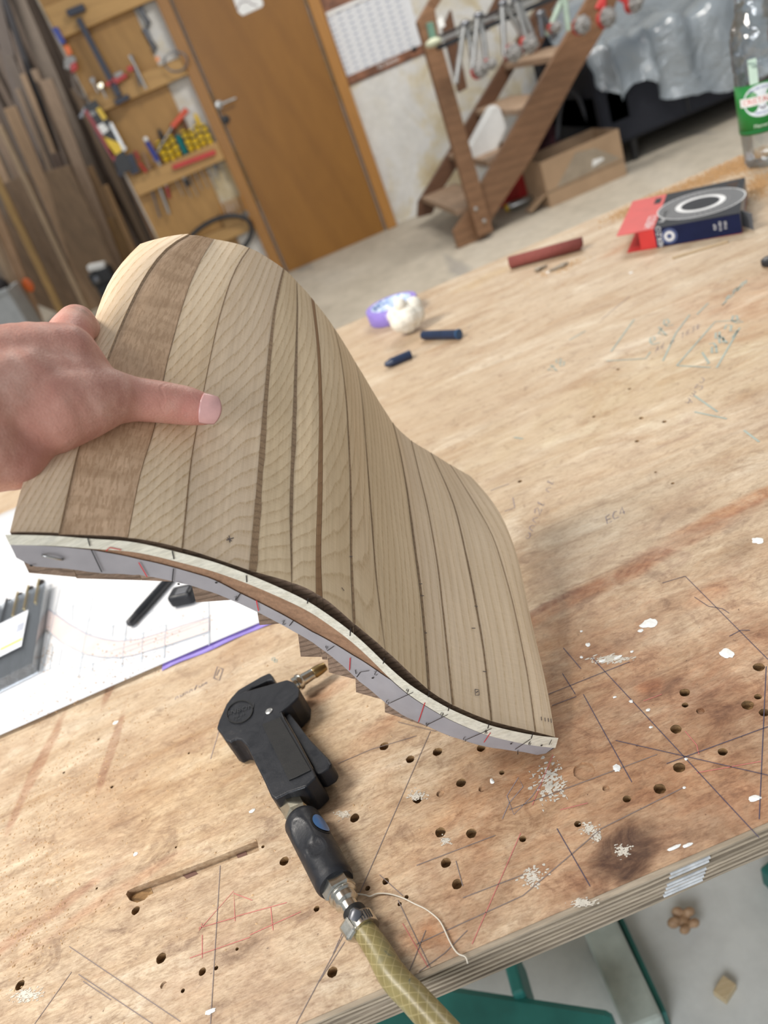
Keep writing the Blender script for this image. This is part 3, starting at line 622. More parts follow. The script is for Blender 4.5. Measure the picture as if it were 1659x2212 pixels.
JO = [  # glue joints, front to rear, as seen
 [(20, 1152), (48, 1042), (110, 900), (185, 760), (209, 676), (232, 612), (262, 568), (303, 530)],
 [(126, 1154), (167, 970), (205, 850), (241, 749), (299, 619), (347, 545), (376, 518), (408, 508)],
 [(276, 1161), (304, 1010), (334, 931), (356, 797), (399, 640), (432, 560), (448, 530), (462, 516)],
 [(393, 1184), (412, 992), (443, 827), (469, 697), (499, 597), (521, 549), (538, 535)],
 [(540, 1232), (555, 1062), (568, 897), (582, 740), (595, 640), (612, 580)],
 [(630, 1258), (626, 1093), (631, 961), (639, 752), (643, 655), (641, 608)],
 [(683, 1282), (682, 1200), (686, 1077), (690, 900), (686, 746), (672, 642)],
 [(697, 1290), (693, 1200), (697, 1077), (698, 900), (693, 760), (680, 652)],
 [(763, 1345), (757, 1203), (757, 1050), (749, 867), (733, 740), (722, 708)],
 [(832, 1403), (812, 1250), (799, 1077), (788, 930), (778, 812), (768, 782)],
 [(925, 1489), (920, 1413), (909, 1287), (891, 1155), (878, 1051), (856, 935), (848, 912)],
 [(977, 1522), (964, 1391), (946, 1224), (925, 1103), (896, 985), (888, 951)],
 [(1061, 1557), (1045, 1407), (1017, 1250), (983, 1093), (938, 990), (930, 977)],
 [(1156, 1581), (1140, 1460), (1108, 1302), (1066, 1156), (990, 1030), (972, 1003)],
 [(1200, 1592), (1182, 1481), (1150, 1350), (1119, 1198), (1082, 1103), (1032, 1042), (1019, 1030)]]
BOT = [1240, 1249, 1253, 1301, 1350, 1418, 1424, 1452, 1495, 1538, 1568, 1590, 1610, 1625]
NL = 25
JP = []
for j in JO:
    sp_ = smooth_poly(j, NL); df = dfront(j[0][0]); JP.append([spot(p, k / (NL - 1), df) for k, p in enumerate(sp_)])
def down_to(p, py):
    """how far down the front face from p to reach picture row py"""
    q = p - CAM; d = q.dot(FWD); y = q.dot(IY); a, b = FD.dot(IY), FD.dot(FWD)
    return ((py - CY) * d - F * y) / (a * F - b * (py - CY))
def ashmat(name, c1, c2, c3, spacing, line_str, curl=0.0, fan=1.0):
    """ring-porous wood: porous growth lines that run along the staves and fan out towards the front edge.
    UV = metres across and along the panel"""
    mt, nt, b = newmat(name)
    t0 = nd(nt, 'ShaderNodeTexCoord'); uv = t0.outputs['UV']; oi = nd(nt, 'ShaderNodeObjectInfo')
    sp = nd(nt, 'ShaderNodeSeparateXYZ'); lk(nt, uv, sp.inputs[0]); u, v = sp.outputs[0], sp.outputs[1]
    def mp(scale, loc=(0, 0, 0)):
        q = nd(nt, 'ShaderNodeMapping'); q.inputs['Scale'].default_value = scale; q.inputs['Location'].default_value = loc
        a = nd(nt, 'ShaderNodeVectorMath', operation='ADD'); lk(nt, uv, a.inputs[0]); lk(nt, math_(nt, 'MULTIPLY', oi.outputs['Random'], 3.0), a.inputs[1]); lk(nt, a.outputs[0], q.inputs[0]); return q.outputs[0]
    kk = ramp(nt, math_(nt, 'DIVIDE', u, .36), [(0.0, (.7, .7, .7, 1)), (.10, (1, 1, 1, 1)), (.32, (1, 1, 1, 1)), (.46, (.62, .62, .62, 1)), (.60, (.18, .18, .18, 1)), (.78, (.02, .02, .02, 1))])
    fv = math_(nt, 'POWER', math_(nt, 'MAXIMUM', math_(nt, 'SUBTRACT', 1.0, math_(nt, 'DIVIDE', v, .27)), 0.0), 1.7)
    g = math_(nt, 'ADD', u, math_(nt, 'MULTIPLY', math_(nt, 'MULTIPLY', kk, fv), .11 * fan))
    n1 = noise(nt, mp((18, 3, 1)), 1.0, 3, .5, .2); n2 = noise(nt, mp((150, 30, 1)), 1.0, 3, .5)
    rr = math_(nt, 'ADD', math_(nt, 'ADD', g, math_(nt, 'MULTIPLY', oi.outputs['Random'], .05)), math_(nt, 'ADD', math_(nt, 'MULTIPLY', n1, .018), math_(nt, 'MULTIPLY', n2, .0020)))
    t = math_(nt, 'FRACT', math_(nt, 'DIVIDE', rr, spacing))
    line = ramp(nt, t, [(0.0, (.8, .8, .8, 1)), (0.08, (1, 1, 1, 1)), (0.20, (.5, .5, .5, 1)), (0.50, (.10, .10, .10, 1)), (0.94, (0, 0, 0, 1)), (1.0, (.6, .6, .6, 1))])
    pore = noise(nt, mp((1000, 260, 1)), 1.0, 2, .6)
    dash = ramp(nt, pore, [(0.36, (1, 1, 1, 1)), (0.60, (.40, .40, .40, 1))])
    fib = noise(nt, mp((420, 14, 1)), 1.0, 4, .6, .2)
    big = noise(nt, mp((30, 5, 1)), 1.0, 3, .5, .5)
    col = ramp(nt, big, [(0.3, c4(c1)), (0.7, c4(c2))])
    col = mixc(nt, 1.0, col, ramp(nt, fib, [(0.3, (.87, .85, .82, 1)), (0.65, (1.03, 1.02, 1.0, 1))]), 'MULTIPLY')
    fac = math_(nt, 'MULTIPLY', math_(nt, 'MULTIPLY', line, dash), line_str)
    col = mixc(nt, fac, col, c4(c3))
    if curl:
        wc = nd(nt, 'ShaderNodeTexNoise'); wc.inputs['Scale'].default_value = 1.0; wc.inputs['Detail'].default_value = 3; wc.inputs['Distortion'].default_value = .5; lk(nt, mp((700, 130, 1)), wc.inputs[0])
        col = mixc(nt, math_(nt, 'MULTIPLY', ramp(nt, wc.outputs['Fac'], [(.48, (0, 0, 0, 1)), (.58, (1, 1, 1, 1))]), curl), col, c4(c3))
        wb = nd(nt, 'ShaderNodeTexNoise'); wb.inputs['Scale'].default_value = 1.0; wb.inputs['Detail'].default_value = 2; wb.inputs['Distortion'].default_value = .8; lk(nt, mp((18, 60, 1)), wb.inputs[0])
        col = mixc(nt, math_(nt, 'MULTIPLY', ramp(nt, wb.outputs['Fac'], [(.45, (0, 0, 0, 1)), (.62, (1, 1, 1, 1))]), curl * .8), col, c4(c3, .9))
    saw = noise(nt, mp((40, 1000, 1)), 1.0, 2, .5)                # faint cross marks of the blade
    col = mixc(nt, 1.0, col, ramp(nt, saw, [(.35, (.96, .96, .96, 1)), (.6, (1, 1, 1, 1))]), 'MULTIPLY')
    br = ramp(nt, oi.outputs['Random'], [(0.0, (.93, .93, .93, 1)), (1.0, (1.05, 1.04, 1.03, 1))])
    col = mixc(nt, 1.0, col, br, 'MULTIPLY')
    hs = nd(nt, 'ShaderNodeHueSaturation'); hs.inputs['Value'].default_value = 1.14; lk(nt, col, hs.inputs['Color']); col = hs.outputs[0]
    lk(nt, col, b.inputs['Base Color']); b.inputs['Roughness'].default_value = .55; b.inputs['Specular IOR Level'].default_value = .35
    hb = math_(nt, 'SUBTRACT', fib, math_(nt, 'MULTIPLY', fac, 1.0)); bump(nt, b, hb, .18, .0005)
    return mt
NUP = -FD
A_PALE = ashmat('ash_pale', (0.62, 0.475, 0.32), (0.70, 0.565, 0.405), (0.37, 0.235, 0.10), .0058, 0.75)
A_PALE2 = ashmat('ash_pale_wide', (0.64, 0.49, 0.34), (0.72, 0.575, 0.42), (0.40, 0.26, 0.12), .0068, 0.7)
A_GREY = ashmat('ash_straight', (0.59, 0.455, 0.29), (0.66, 0.525, 0.355), (0.38, 0.255, 0.13), .0050, 0.7)
A_END = ashmat('ash_right', (0.61, 0.475, 0.325), (0.68, 0.545, 0.395), (0.42, 0.29, 0.15), .0066, 0.55)
A_TAN = ashmat('oak_tan', (0.57, 0.38, 0.235), (0.66, 0.465, 0.31), (0.36, 0.215, 0.115), .012, 0.25, curl=.5)
A_DARK = ashmat('oak_streak', (0.24, 0.135, 0.065), (0.36, 0.22, 0.115), (0.15, 0.075, 0.035), .003, 0.5)
A_EG = wood('end_grain_dark', (0.24, 0.155, 0.105), (0.40, 0.28, 0.20), (0.13, 0.08, 0.05), axis=0, scale=90, stretch=3, rough=0.8, bmp=0.6, rings=0.6)
A_BACK = wood('stave_underside', (0.26, 0.18, 0.11), (0.36, 0.26, 0.165), axis=1, scale=8, stretch=8, rough=0.7)
SM = [A_PALE2, A_TAN, A_PALE, A_PALE2, A_GREY, A_GREY, A_DARK, A_GREY, A_GREY, A_GREY, A_END, A_END, A_END, A_END]
basep = onz(1190, 1635, TZ)
panel = thing('curved_panel', (basep.x, basep.y, TZ), 'S-curved pale wooden panel glued from staves with a marked paper template', 'wood panel')
UM = [0.0]
for i in range(14): UM.append(UM[-1] + sum((JP[i + 1][k] - JP[i][k]).length for k in range(NL)) / NL)
VM = []
for j_ in JP:
    q_ = [0.0]
    for a, b in zip(j_, j_[1:]): q_.append(q_[-1] + (b - a).length)
    VM.append(q_)
def tang(i, k):
    a = max(i - 1, 0); b = min(i + 1, 14)
    if i in (6, 7): a, b = 5, 8                       # the thin streak follows its neighbours
    if i in (0, 14):                                  # let the outer staves roll on at the free edges
        o = 1 if i == 0 else 13; ch = (JP[o][k] - JP[i][k]) * (1 if i == 0 else -1)
        return ch * 2 / ch.length - tang(o, k)
    d = JP[b][k] - JP[a][k]; L = sum((JP[q + 1][k] - JP[q][k]).length for q in range(a, b)); return d / L
for i in range(14):
    L_, R_ = JP[i], JP[i + 1]; dz = 0.0
    lift = {0: 0.0012, 3: 0.0001}.get(i, 0.0)
    NW = 6; mb = MB(); rows = []; uvr = []
    gap = 0.0001
    for k in range(NL):
        a, b = L_[k], R_[k]; w_ = (b - a); t_ = (L_[min(k + 1, NL - 1)] - L_[max(k - 1, 0)]); n_ = w_.cross(t_).normalized()
        if n_.dot(NUP) < 0: n_ = -n_
        ta_, tb_ = tang(i, k) * w_.length, tang(i + 1, k) * w_.length
        row = []; ur = []
        for q in range(NW + 1):
            f = (q / NW * (w_.length - 2 * gap) + gap) / w_.length
            h00 = 2 * f ** 3 - 3 * f * f + 1; h10 = f ** 3 - 2 * f * f + f; h01 = -2 * f ** 3 + 3 * f * f; h11 = f ** 3 - f * f
            p = a * h00 + ta_ * h10 + b * h01 + tb_ * h11
            row.append(p + n_ * (lift + (-0.0002 if q in (0, NW) else 0.0))); ur.append((lerp(UM[i], UM[i + 1], f), VM[i][k]))
        rows.append(row); uvr.append(ur)
    mb.grid(rows, 0, uvr=uvr)
    # sides, end and stepped underside
    sl = down_to(L_[0], BOT[i]); bl = L_[0] + FD * sl; brr = R_[0] + FD * (sl - (R_[0] - L_[0]).dot(FD))
    if i < 3: brr = R_[0] + FD * down_to(R_[0], BOT[i + 1] if i < 2 else 1258)
    thick_ = 0.024; sr_ = (brr - R_[0]).dot(FD)
    def under(k, side):
        f = k / (NL - 1); tp = rows[k][0 if side == 0 else NW]
        base_ = sl if side == 0 else sr_
        s_ = max(0.012, lerp(base_, thick_, min(1, f * 1.6)))
        if (tp + FD * s_).z < TZ + 0.001: s_ = max(0.003, (TZ + 0.001 - tp.z) / FD.z)
        return tp + FD * s_
    lo = [[under(k, 0), under(k, 1)] for k in range(NL)]
    mb.grid([[r_[0] for r_ in rows], [q[0] for q in lo]], 0); mb.grid([[r_[-1] for r_ in rows], [q[1] for q in lo]], 0)
    mb.grid(lo, 2)
    n = NW + 1
    mb.add(rows[0] + [lo[0][1], lo[0][0]], [tuple(range(n + 2))], 1)
    mb.add(rows[-1] + [lo[-1][1], lo[-1][0]], [tuple(range(n + 2))], 1)
    st = mb.build('stave', [SM[i], A_EG, A_BACK], panel, smooth=25)

# brown glue lines and tapering dark slivers along the joints
M_GLUE = wood('glue_sliver', (.25, .155, .08), (.36, .235, .13), (.15, .085, .04), axis=1, scale=60, stretch=4, rough=.6, rings=.4)
for i, w0, w1, wm in [(1, .0006, .0012, .0008), (2, .0003, .0004, .0005), (3, .0008, .0008, .0003), (4, .0042, .0014, .0034), (5, .0004, .0004, .0030), (8, .0020, .0005, .0016), (9, .0003, .0003, .0010), (10, .0017, .0006, .0020), (11, .0012, .0006, .0007), (12, .0009, .0007, .0012), (13, .0007, .0005, .0006)]:
    A, B = [], []
    for k in range(NL):
        f = k / (NL - 1); a = JP[i][k]; rt = (JP[i + 1][k] - JP[i][k]).normalized(); t_ = JP[i][min(k + 1, NL - 1)] - JP[i][max(k - 1, 0)]
        n_ = rt.cross(t_).normalized(); n_ = n_ if n_.dot(NUP) > 0 else -n_
        w_ = (lerp(w0, wm, f * 2) if f < .5 else lerp(wm, w1, f * 2 - 1)) * (1 + .35 * mnoise.noise(V((k * .7, i * 3.3, 0))))
        A.append(a - rt * w_ * .15 + n_ * .0003); B.append(a + rt * w_ * .85 + n_ * .0003)
    MB().grid([A, B]).build('glue_line', M_GLUE, panel)
# front template: cream edging strip, oak strip and paper pattern
FC = smooth_poly([(20, 1155), (120, 1157), (200, 1164), (275, 1168), (320, 1176), (376, 1190), (460, 1212), (537, 1240), (600, 1267), (664, 1297), (710, 1328), (756, 1362), (795, 1397), (827, 1430), (860, 1461), (890, 1485), (966, 1531), (1050, 1567), (1143, 1588), (1200, 1594)], 80)
def fcurve(off_px, lift, pts=FC):
    out = []
    for x, y in pts:
        p = at(x, y, dfront(x)) + FN * lift; s_ = down_to(p, y + (off_px(x) if callable(off_px) else off_px)); out.append(p + FD * s_)
    return out
def strip(name, o0, o1, l0, l1, m_, parent):
    a0, a1 = fcurve(o0, l0), fcurve(o1, l0); b0, b1 = fcurve(o0, l1), fcurve(o1, l1)
    mb = MB(); mb.grid([a0, b0, b1, a1, a0], 0)
    for k in (0, -1): mb.add([a0[k], b0[k], b1[k], a1[k]], [(0, 1, 2, 3)], 0)
    return mb.build(name, m_, parent, smooth=30)
M_CREAM = wood('edging_cream', (0.84, 0.79, 0.64), (0.92, 0.88, 0.75), (0.76, 0.69, 0.52), axis=0, scale=14, stretch=8, rough=0.7, rings=0.3)
M_OAKST = wood('oak_strip', (0.30, 0.165, 0.095), (0.40, 0.235, 0.14), (0.2, 0.1, 0.05), axis=1, scale=14, stretch=5, rough=0.6, rings=0.3)
M_PAT = mat('pattern_paper', (0.32, 0.30, 0.31), 0.85, 0, 0.08, 60)
def gap_(x):                                          # width of bare oak between edging and paper
    P = [(20, 21), (197, 25), (293, 37), (376, 38), (449, 40), (508, 51), (540, 54), (600, 59), (664, 65), (756, 51), (815, 33), (844, 24), (1200, 21)]
    for (xa, ya), (xb, yb) in zip(P, P[1:]):
        if x <= xb: return lerp(ya, yb, (x - xa) / (xb - xa))
    return 22
def plow(x):
    P = [(20, 50), (46, 68), (201, 75), (302, 72), (403, 69), (453, 72), (508, 76), (550, 79), (633, 86), (710, 90), (751, 93), (772, 95), (810, 88), (852, 80), (915, 63), (962, 57), (1012, 50), (1067, 45), (1131, 38), (1173, 41), (1190, 32), (1200, 16)]
    for (xa, ya), (xb, yb) in zip(P, P[1:]):
        if x <= xb: return lerp(ya, yb, (x - xa) / (xb - xa)) + 1.4 * mnoise.noise(V((x * 0.13, 0, 0)))
    return 30
strip('edging_strip', 0, lambda x: 22 if x < 700 else 22, 0.0005, 0.0036, M_CREAM, panel)
strip('oak_strip', 20, lambda x: gap_(x) + 8, 0.0003, 0.0022, M_OAKST, panel)
pap = strip('paper_pattern', gap_, plow, 0.0012, 0.0032, M_PAT, panel)
M_INK = mat('black_ink', (0.01, 0.01, 0.012), 0.6); M_RINK = mat('red_ink', (0.55, 0.02, 0.03), 0.6)
def fp(x, y, lift=0.0042):                            # a picture point on the front face
    yy = poly_y(x); p = at(x, yy, dfront(x)) + FN * lift; return p + FD * down_to(p, y)
def poly_y(x):
    for (xa, ya), (xb, yb) in zip(FC, FC[1:]):
        if x <= xb: return lerp(ya, yb, (x - xa) / max(1e-6, xb - xa))
    return FC[-1][1]
def tick(mat_, w, *pts): MB().ribbon([fp(*p) for p in pts], w, FN).build('template_mark', mat_, pap)
for pts in [((198, 1161), (196, 1180)), ((196, 1188), (201, 1236)), ((377, 1190), (376, 1208)), ((369, 1228), (357, 1257)), ((534, 1243), (532, 1258)), ((512, 1282), (499, 1296)), ((627, 1341), (616, 1352)), ((717, 1396), (700, 1406)), ((795, 1449), (775, 1452), (766, 1463)), ((890, 1496), (841, 1519)), ((965, 1544), (922, 1567)), ((1058, 1574), (1010, 1598)), ((1142, 1597), (1115, 1619)), ((667, 1292), (664, 1304)), ((757, 1356), (755, 1374)), ((829, 1421), (826, 1434)), ((924, 1492), (922, 1506)), ((966, 1526), (965, 1536)), ((1051, 1562), (1050, 1574)), ((1144, 1583), (1143, 1596))]:
    tick(M_INK, 0.0006, *pts)
for pts in [((292, 1215), (301, 1246)), ((547, 1297), (548, 1320)), ((753, 1421), (750, 1448)), ((916, 1518), (905, 1560)), ((1057, 1583), (1047, 1604)), ((228, 1190), (238, 1183), (262, 1188))]:
    tick(M_RINK, 0.0006, *pts)
for s_, x, y in [('2', 502, 1288), ('2', 606, 1340), ('4', 702, 1394), ('1', 766, 1446), ('2', 812, 1449), ('5', 838, 1512), ('6', 880, 1488), ('4', 926, 1560), ('6', 955, 1539), ('5', 1008, 1592), ('8', 1050, 1576), ('1', 1124, 1620), ('9', 1145, 1600), ('7', 1188, 1598)]:
    mb = MB(); o = fp(x, y); ex = (fp(x + 6, y - 2) - o) * -1.6; ey = (fp(x + 1, y + 6) - o) * 1.5
    write(mb, s_, o, ex, ey, 0.00045, FN); mb.build('template_mark', M_INK, pap)
for x, y in [(461, 1258), (371, 1261), (48, 1221), (803, 1464), (1168, 1610), (1104, 1606)]:
    o = fp(x, y); mb = MB(); mb.add([o + FN * .0002 + (AX.cross(FD) * math.cos(k) + FD * math.sin(k)) * 0.0008 for k in [j * math.pi / 4 for j in range(8)]], [tuple(range(8))]); mb.build('template_mark', M_INK, pap)
MB().tube([fp(82, 1200, .0036), fp(84, 1200, .0052), fp(100, 1203, .0060), fp(118, 1208, .0054), fp(122, 1209, .0036)], 0.0006, 8).build('staple', M_STEEL, pap, smooth=True)
tail = fp(120, 1238, -0.006)
# pencil ticks and stave numbers on the show face
def sf(x, y):
    """the point of the show face behind picture point (x, y), found on the stave strips"""
    o = CAM; d = ray(x, y)
    from mathutils.geometry import intersect_ray_tri
    for i in range(14):
        for k in range(NL - 1):
            a, b, c, e = JP[i][k], JP[i + 1][k], JP[i + 1][k + 1], JP[i][k + 1]
            for tri in ((a, b, c), (a, c, e)):
                h = intersect_ray_tri(tri[0], tri[1], tri[2], d, o, True)
                if h is not None: return h, (b - a).cross(e - a).normalized()
    return None, None
def face_mark(name, w, m_, *pts):
    P = []; n = V((0, 0, 1))
    for p in pts:
        h, n_ = sf(*p)
        if h is None: return
        if n_.dot(NUP) < 0: n_ = -n_
        P.append(h + n_ * 0.0006); n = n_
    MB().ribbon(P, w, n).build(name, m_, panel)
M_GRAPH = mat('graphite', (0.10, 0.08, 0.075), 0.6)
for pts in [((754, 1203), (760, 1203)), ((908, 1287), (915, 1288)), ((905, 1262), (911, 1262)), ((916, 1368), (921, 1368)), ((1024, 1310), (1031, 1311)), ((1042, 1451), (1050, 1452)), ((1018, 1358), (1026, 1358)),
            ((1025, 1490), (1026, 1503), (1034, 1502), (1033, 1491), (1025, 1490)), ((1027, 1497), (1032, 1494)), ((490, 1163), (500, 1170)), ((488, 1168), (504, 1163)), ((494, 1158), (496, 1173)), ((737, 1270), (742, 1277)),
            ((1160, 1553), (1196, 1560)), ((1168, 1549), (1169, 1557)), ((1176, 1551), (1177, 1559)), ((1183, 1552), (1184, 1560)), ((1189, 1553), (1190, 1562)), ((1194, 1555), (1195, 1563))]:
    face_mark('pencil_mark', 0.0006, M_GRAPH, *pts)

# ================================================================== the hand
def skin_mat():
    mt, nt, b = newmat('skin')
    v = mapped(nt); f = noise(nt, v, 45, 6, 0.62, .4); g = noise(nt, v, 900, 4, 0.6); k = noise(nt, v, 150, 4)
    col = ramp(nt, f, [(0.3, (0.43, 0.19, 0.145, 1)), (0.52, (0.555, 0.29, 0.225, 1)), (0.72, (0.645, 0.385, 0.31, 1))])
    col = mixc(nt, 1.0, col, ramp(nt, g, [(0.3, (0.86, 0.83, 0.82, 1)), (0.7, (1.04, 1.04, 1.04, 1))]), 'MULTIPLY')
    org = at(-100, 900, .38)
    def spot_(px, py, d, r, soft=.6):
        sb = nd(nt, 'ShaderNodeVectorMath', operation='SUBTRACT'); lk(nt, v, sb.inputs[0]); sb.inputs[1].default_value = at(px, py, d) - org
        ln = nd(nt, 'ShaderNodeVectorMath', operation='LENGTH'); lk(nt, sb.outputs[0], ln.inputs[0])
        q = math_(nt, 'ADD', math_(nt, 'DIVIDE', ln.outputs['Value'], r), math_(nt, 'MULTIPLY', math_(nt, 'SUBTRACT', k, .5), .9))
        return ramp(nt, q, [(1 - soft, (1, 1, 1, 1)), (1.0, (0, 0, 0, 1))])
    for px, py, d, r, c, st in [(430, 885, .452, .020, (.56, .21, .17), .6), (330, 860, .44, .022, (.58, .26, .20), .5), (150, 730, .435, .024, (.57, .23, .18), .6), (110, 930, .39, .030, (.47, .21, .155), .55), (165, 690, .452, .008, (.13, .085, .06), .8), (178, 706, .458, .006, (.16, .10, .075), .7), (60, 990, .39, .016, (.42, .17, .13), .6)]:
        col = mixc(nt, math_(nt, 'MULTIPLY', spot_(px, py, d, r), st), col, c + (1,))
    lk(nt, col, b.inputs['Base Color']); b.inputs['Roughness'].default_value = 0.52; b.inputs['Specular IOR Level'].default_value = 0.42
    b.inputs['Subsurface Weight'].default_value = 0.10; b.inputs['Subsurface Radius'].default_value = (0.006, 0.002, 0.001); b.inputs['Subsurface Scale'].default_value = 1.0
    vo = nd(nt, 'ShaderNodeTexVoronoi', feature='DISTANCE_TO_EDGE'); vo.inputs['Scale'].default_value = 420; lk(nt, v, vo.inputs[0])
    # skin folds across the thumb joint and the heel of the hand
    wv = nd(nt, 'ShaderNodeTexWave', wave_type='BANDS', bands_direction='X'); wv.inputs['Scale'].default_value = 34; wv.inputs['Distortion'].default_value = 3.5; wv.inputs['Detail'].default_value = 2; wv.inputs['Detail Scale'].default_value = 2; lk(nt, mapped(nt, rot=(0, 0, .5)), wv.inputs[0])
    cr = ramp(nt, wv.outputs['Fac'], [(0.0, (0, 0, 0, 1)), (.12, (1, 1, 1, 1))])
    msk = math_(nt, 'MAXIMUM', math_(nt, 'MAXIMUM', spot_(345, 850, .44, .013, .8), spot_(255, 880, .42, .018, .8)), spot_(60, 965, .385, .022, .8))
    fold = math_(nt, 'MULTIPLY', math_(nt, 'SUBTRACT', 1.0, cr), msk)
    hb = math_(nt, 'ADD', math_(nt, 'ADD', math_(nt, 'MULTIPLY', vo.outputs['Distance'], 1.2), math_(nt, 'MULTIPLY', k, 0.5)), math_(nt, 'MULTIPLY', fold, -1.6)); bump(nt, b, hb, 0.16, 0.0012); return mt
SKIN = skin_mat()
def limb(mb, pts, sub=6):
    """a tapering limb through (picture x, y, depth, radius)"""
    P = [(at(x, y, d), r) for x, y, d, r in pts]
    for (a, ra), (b, rb) in zip(P, P[1:]):
        n = max(2, int((b - a).length / (min(ra, rb) * 0.35)))
        for i in range(n): mb.ball(a.lerp(b, i / n), lerp(ra, rb, i / n), 14)
    mb.ball(P[-1][0], P[-1][1], 16)
hb = MB()
limb(hb, [(440, 884, .4615, .0100), (400, 876, .457, .0122), (345, 868, .449, .0128), (290, 862, .441, .0132), (235, 858, .432, .0162)])          # thumb
limb(hb, [(235, 858, .430, .0165), (170, 870, .418, .0215), (105, 885, .408, .0245), (40, 890, .402, .0255)])            # ball of the thumb
limb(hb, [(190, 800, .432, .0130), (140, 770, .424, .0190), (70, 775, .413, .0200), (0, 790, .403, .0215)])              # back of the hand
limb(hb, [(205, 830, .432, .0140), (150, 830, .420, .0200), (60, 840, .408, .0240)])
limb(hb, [(130, 770, .430, .0155), (152, 722, .445, .0132), (166, 700, .462, .0122), (186, 722, .490, .0112), (214, 760, .514, .0105), (262, 800, .528, .0092)])   # index finger round the edge
limb(hb, [(60, 800, .425, .0140), (70, 790, .470, .0125), (110, 830, .500, .0115), (180, 880, .505, .0105), (240, 900, .508, .0095)])   # middle finger below the panel
limb(hb, [(30, 860, .425, .0140), (20, 860, .465, .0120), (70, 910, .480, .0112), (140, 950, .478, .0102), (195, 965, .480, .0092)])      # ring finger
limb(hb, [(0, 930, .42, .0130), (-20, 950, .445, .0108), (30, 990, .455, .0100), (90, 1020, .452, .0090), (130, 1030, .452, .0082)])       # little finger
limb(hb, [(60, 955, .402, .0150), (20, 985, .396, .0185), (-60, 960, .385, .026)])                                          # heel of the hand
limb(hb, [(40, 850, .405, .028), (-60, 880, .388, .030), (-180, 900, .365, .031), (-420, 960, .33, .036), (-800, 1080, .30, .041)])        # wrist and forearm
person = remesh('person', hb, 0.0013, SKIN, None, at(-100, 900, .38), 26, 0.6)
tag(person, 'bare hand with thumb on top gripping the edge of the curved wooden panel', 'person')
# thumb nail: a curved plate set into the tip
tc = at(440, 884, .4615); ta = (at(470, 889, .4640) - at(400, 876, .4590)).normalized()
tu = (CAM - tc).normalized() - IY * .08; tu = (tu - ta * tu.dot(ta)).normalized(); ts = ta.cross(tu)
def nail(half, l0, l1, lift, R0=0.0104):
    rows = []
    for i in range(13):
        f = i / 12; row = []
        for k in range(17):
            u = k / 16 * 2 - 1; ang = u * half
            q = f if f < .5 else f
            l = lerp(l0, l1, f) - (0.0030 * u * u * max(0, f - .35) / .65) + (0.0016 * u * u * max(0, .35 - f) / .35)
            dome = R0 - 0.000 if l < 0.001 else R0 * (1 - 0.30 * ((l - 0.001) / 0.0105) ** 2)
            row.append(tc + ta * l + (ts * math.sin(ang) * 1.0 + tu * math.cos(ang)) * (dome + lift))
        rows.append(row)
    return rows
nl = MB(); nl.grid(nail(.92, -.0030, .0098, .0000)); nl.build('thumb_nail', mat('nail', (0.60, 0.335, 0.31), 0.28, 0, 0.06, 200), person, smooth=True, solid=-.0010)
# ================================================================== air blow gun on the bench
def gunpx(x, y): return (460 + x / 5.53, 1430 + y / 5.53)
def gp(x, y, z): return onz(*gunpx(x, y), TZ + z)
def connpx(x, y): return (560 + x / 4.1475, 1680 + y / 4.1475)
def cp(x, y, z): return onz(*connpx(x, y), TZ + z)
def rubber(name, base, rough):
    mt, nt, b = newmat(name); v = mapped(nt); f = noise(nt, v, 90, 6, 0.7, 0.5); g = noise(nt, v, 700, 3)
    col = ramp(nt, f, [(0.3, c4(base)), (0.62, c4(base, 1.4)), (0.78, (0.06, 0.053, 0.05, 1))])
    lk(nt, col, b.inputs['Base Color']); lk(nt, ramp(nt, f, [(0.3, (rough - .1,) * 3 + (1,)), (0.7, (rough + .2,) * 3 + (1,))]), b.inputs['Roughness']); b.inputs['Specular IOR Level'].default_value = .35; bump(nt, b, g, 0.2, 0.0005); return mt
M_GUN = rubber('gun_black', (0.009, 0.010, 0.013), 0.40); M_GRIP = rubber('grip_black', (0.007, 0.007, 0.007), 0.5)
M_BRASS = mat('nickel_brass', (0.55, 0.50, 0.38), 0.25, 1.0, 0.15, 200); M_CHROME = mat('zinc_fitting', (0.55, 0.53, 0.47), 0.22, 1.0, 0.25, 160)
go = gp(700, 900, 0); go.z = TZ
gun = thing('air_blow_gun', go, 'black air blow gun with trigger and metal nozzle joined to a yellow hose', 'blow gun')
def plate(name, pts, z0, z1, m_, parent, bev=0.002, bs=3):
    P = [gp(x, y, z1) for x, y in pts]
    Q = [V((p.x, p.y, TZ + z1)) for p in P]
    return MB().prism(Q, (0, 0, z0 - z1)).build(name, m_, parent, bevel=bev, bseg=bs)
body = plate('gun_body', [(40, 790), (70, 690), (155, 500), (215, 420), (390, 345), (880, 205), (965, 235), (1030, 320), (1020, 420), (930, 510), (820, 590), (860, 680), (1000, 920), (1200, 1290), (1235, 1370), (1110, 1490), (900, 1560), (740, 1640), (690, 1600), (600, 1400), (470, 1140), (400, 1000), (330, 930), (270, 920), (200, 960), (150, 940), (95, 850)], 0.001, 0.027, M_GUN, gun, 0.0055, 4)
plate('hanger_hook', [(190, 450), (300, 330), (540, 190), (680, 130), (715, 170), (735, 240), (690, 215), (640, 225), (480, 300), (390, 365)], 0.010, 0.021, M_GUN, gun, 0.0012)
plate('grip_panel', [(585, 745), (800, 655), (1000, 1000), (1165, 1290), (1000, 1370), (905, 1410)], 0.026, 0.0282, M_GRIP, gun, 0.0006)
plate('trigger', [(770, 560), (835, 535), (910, 600), (1140, 900), (1385, 1150), (1420, 1210), (1395, 1265), (1255, 1350), (1205, 1330), (1185, 1250), (960, 880)], 0.006, 0.0215, M_GUN, gun, 0.0022)
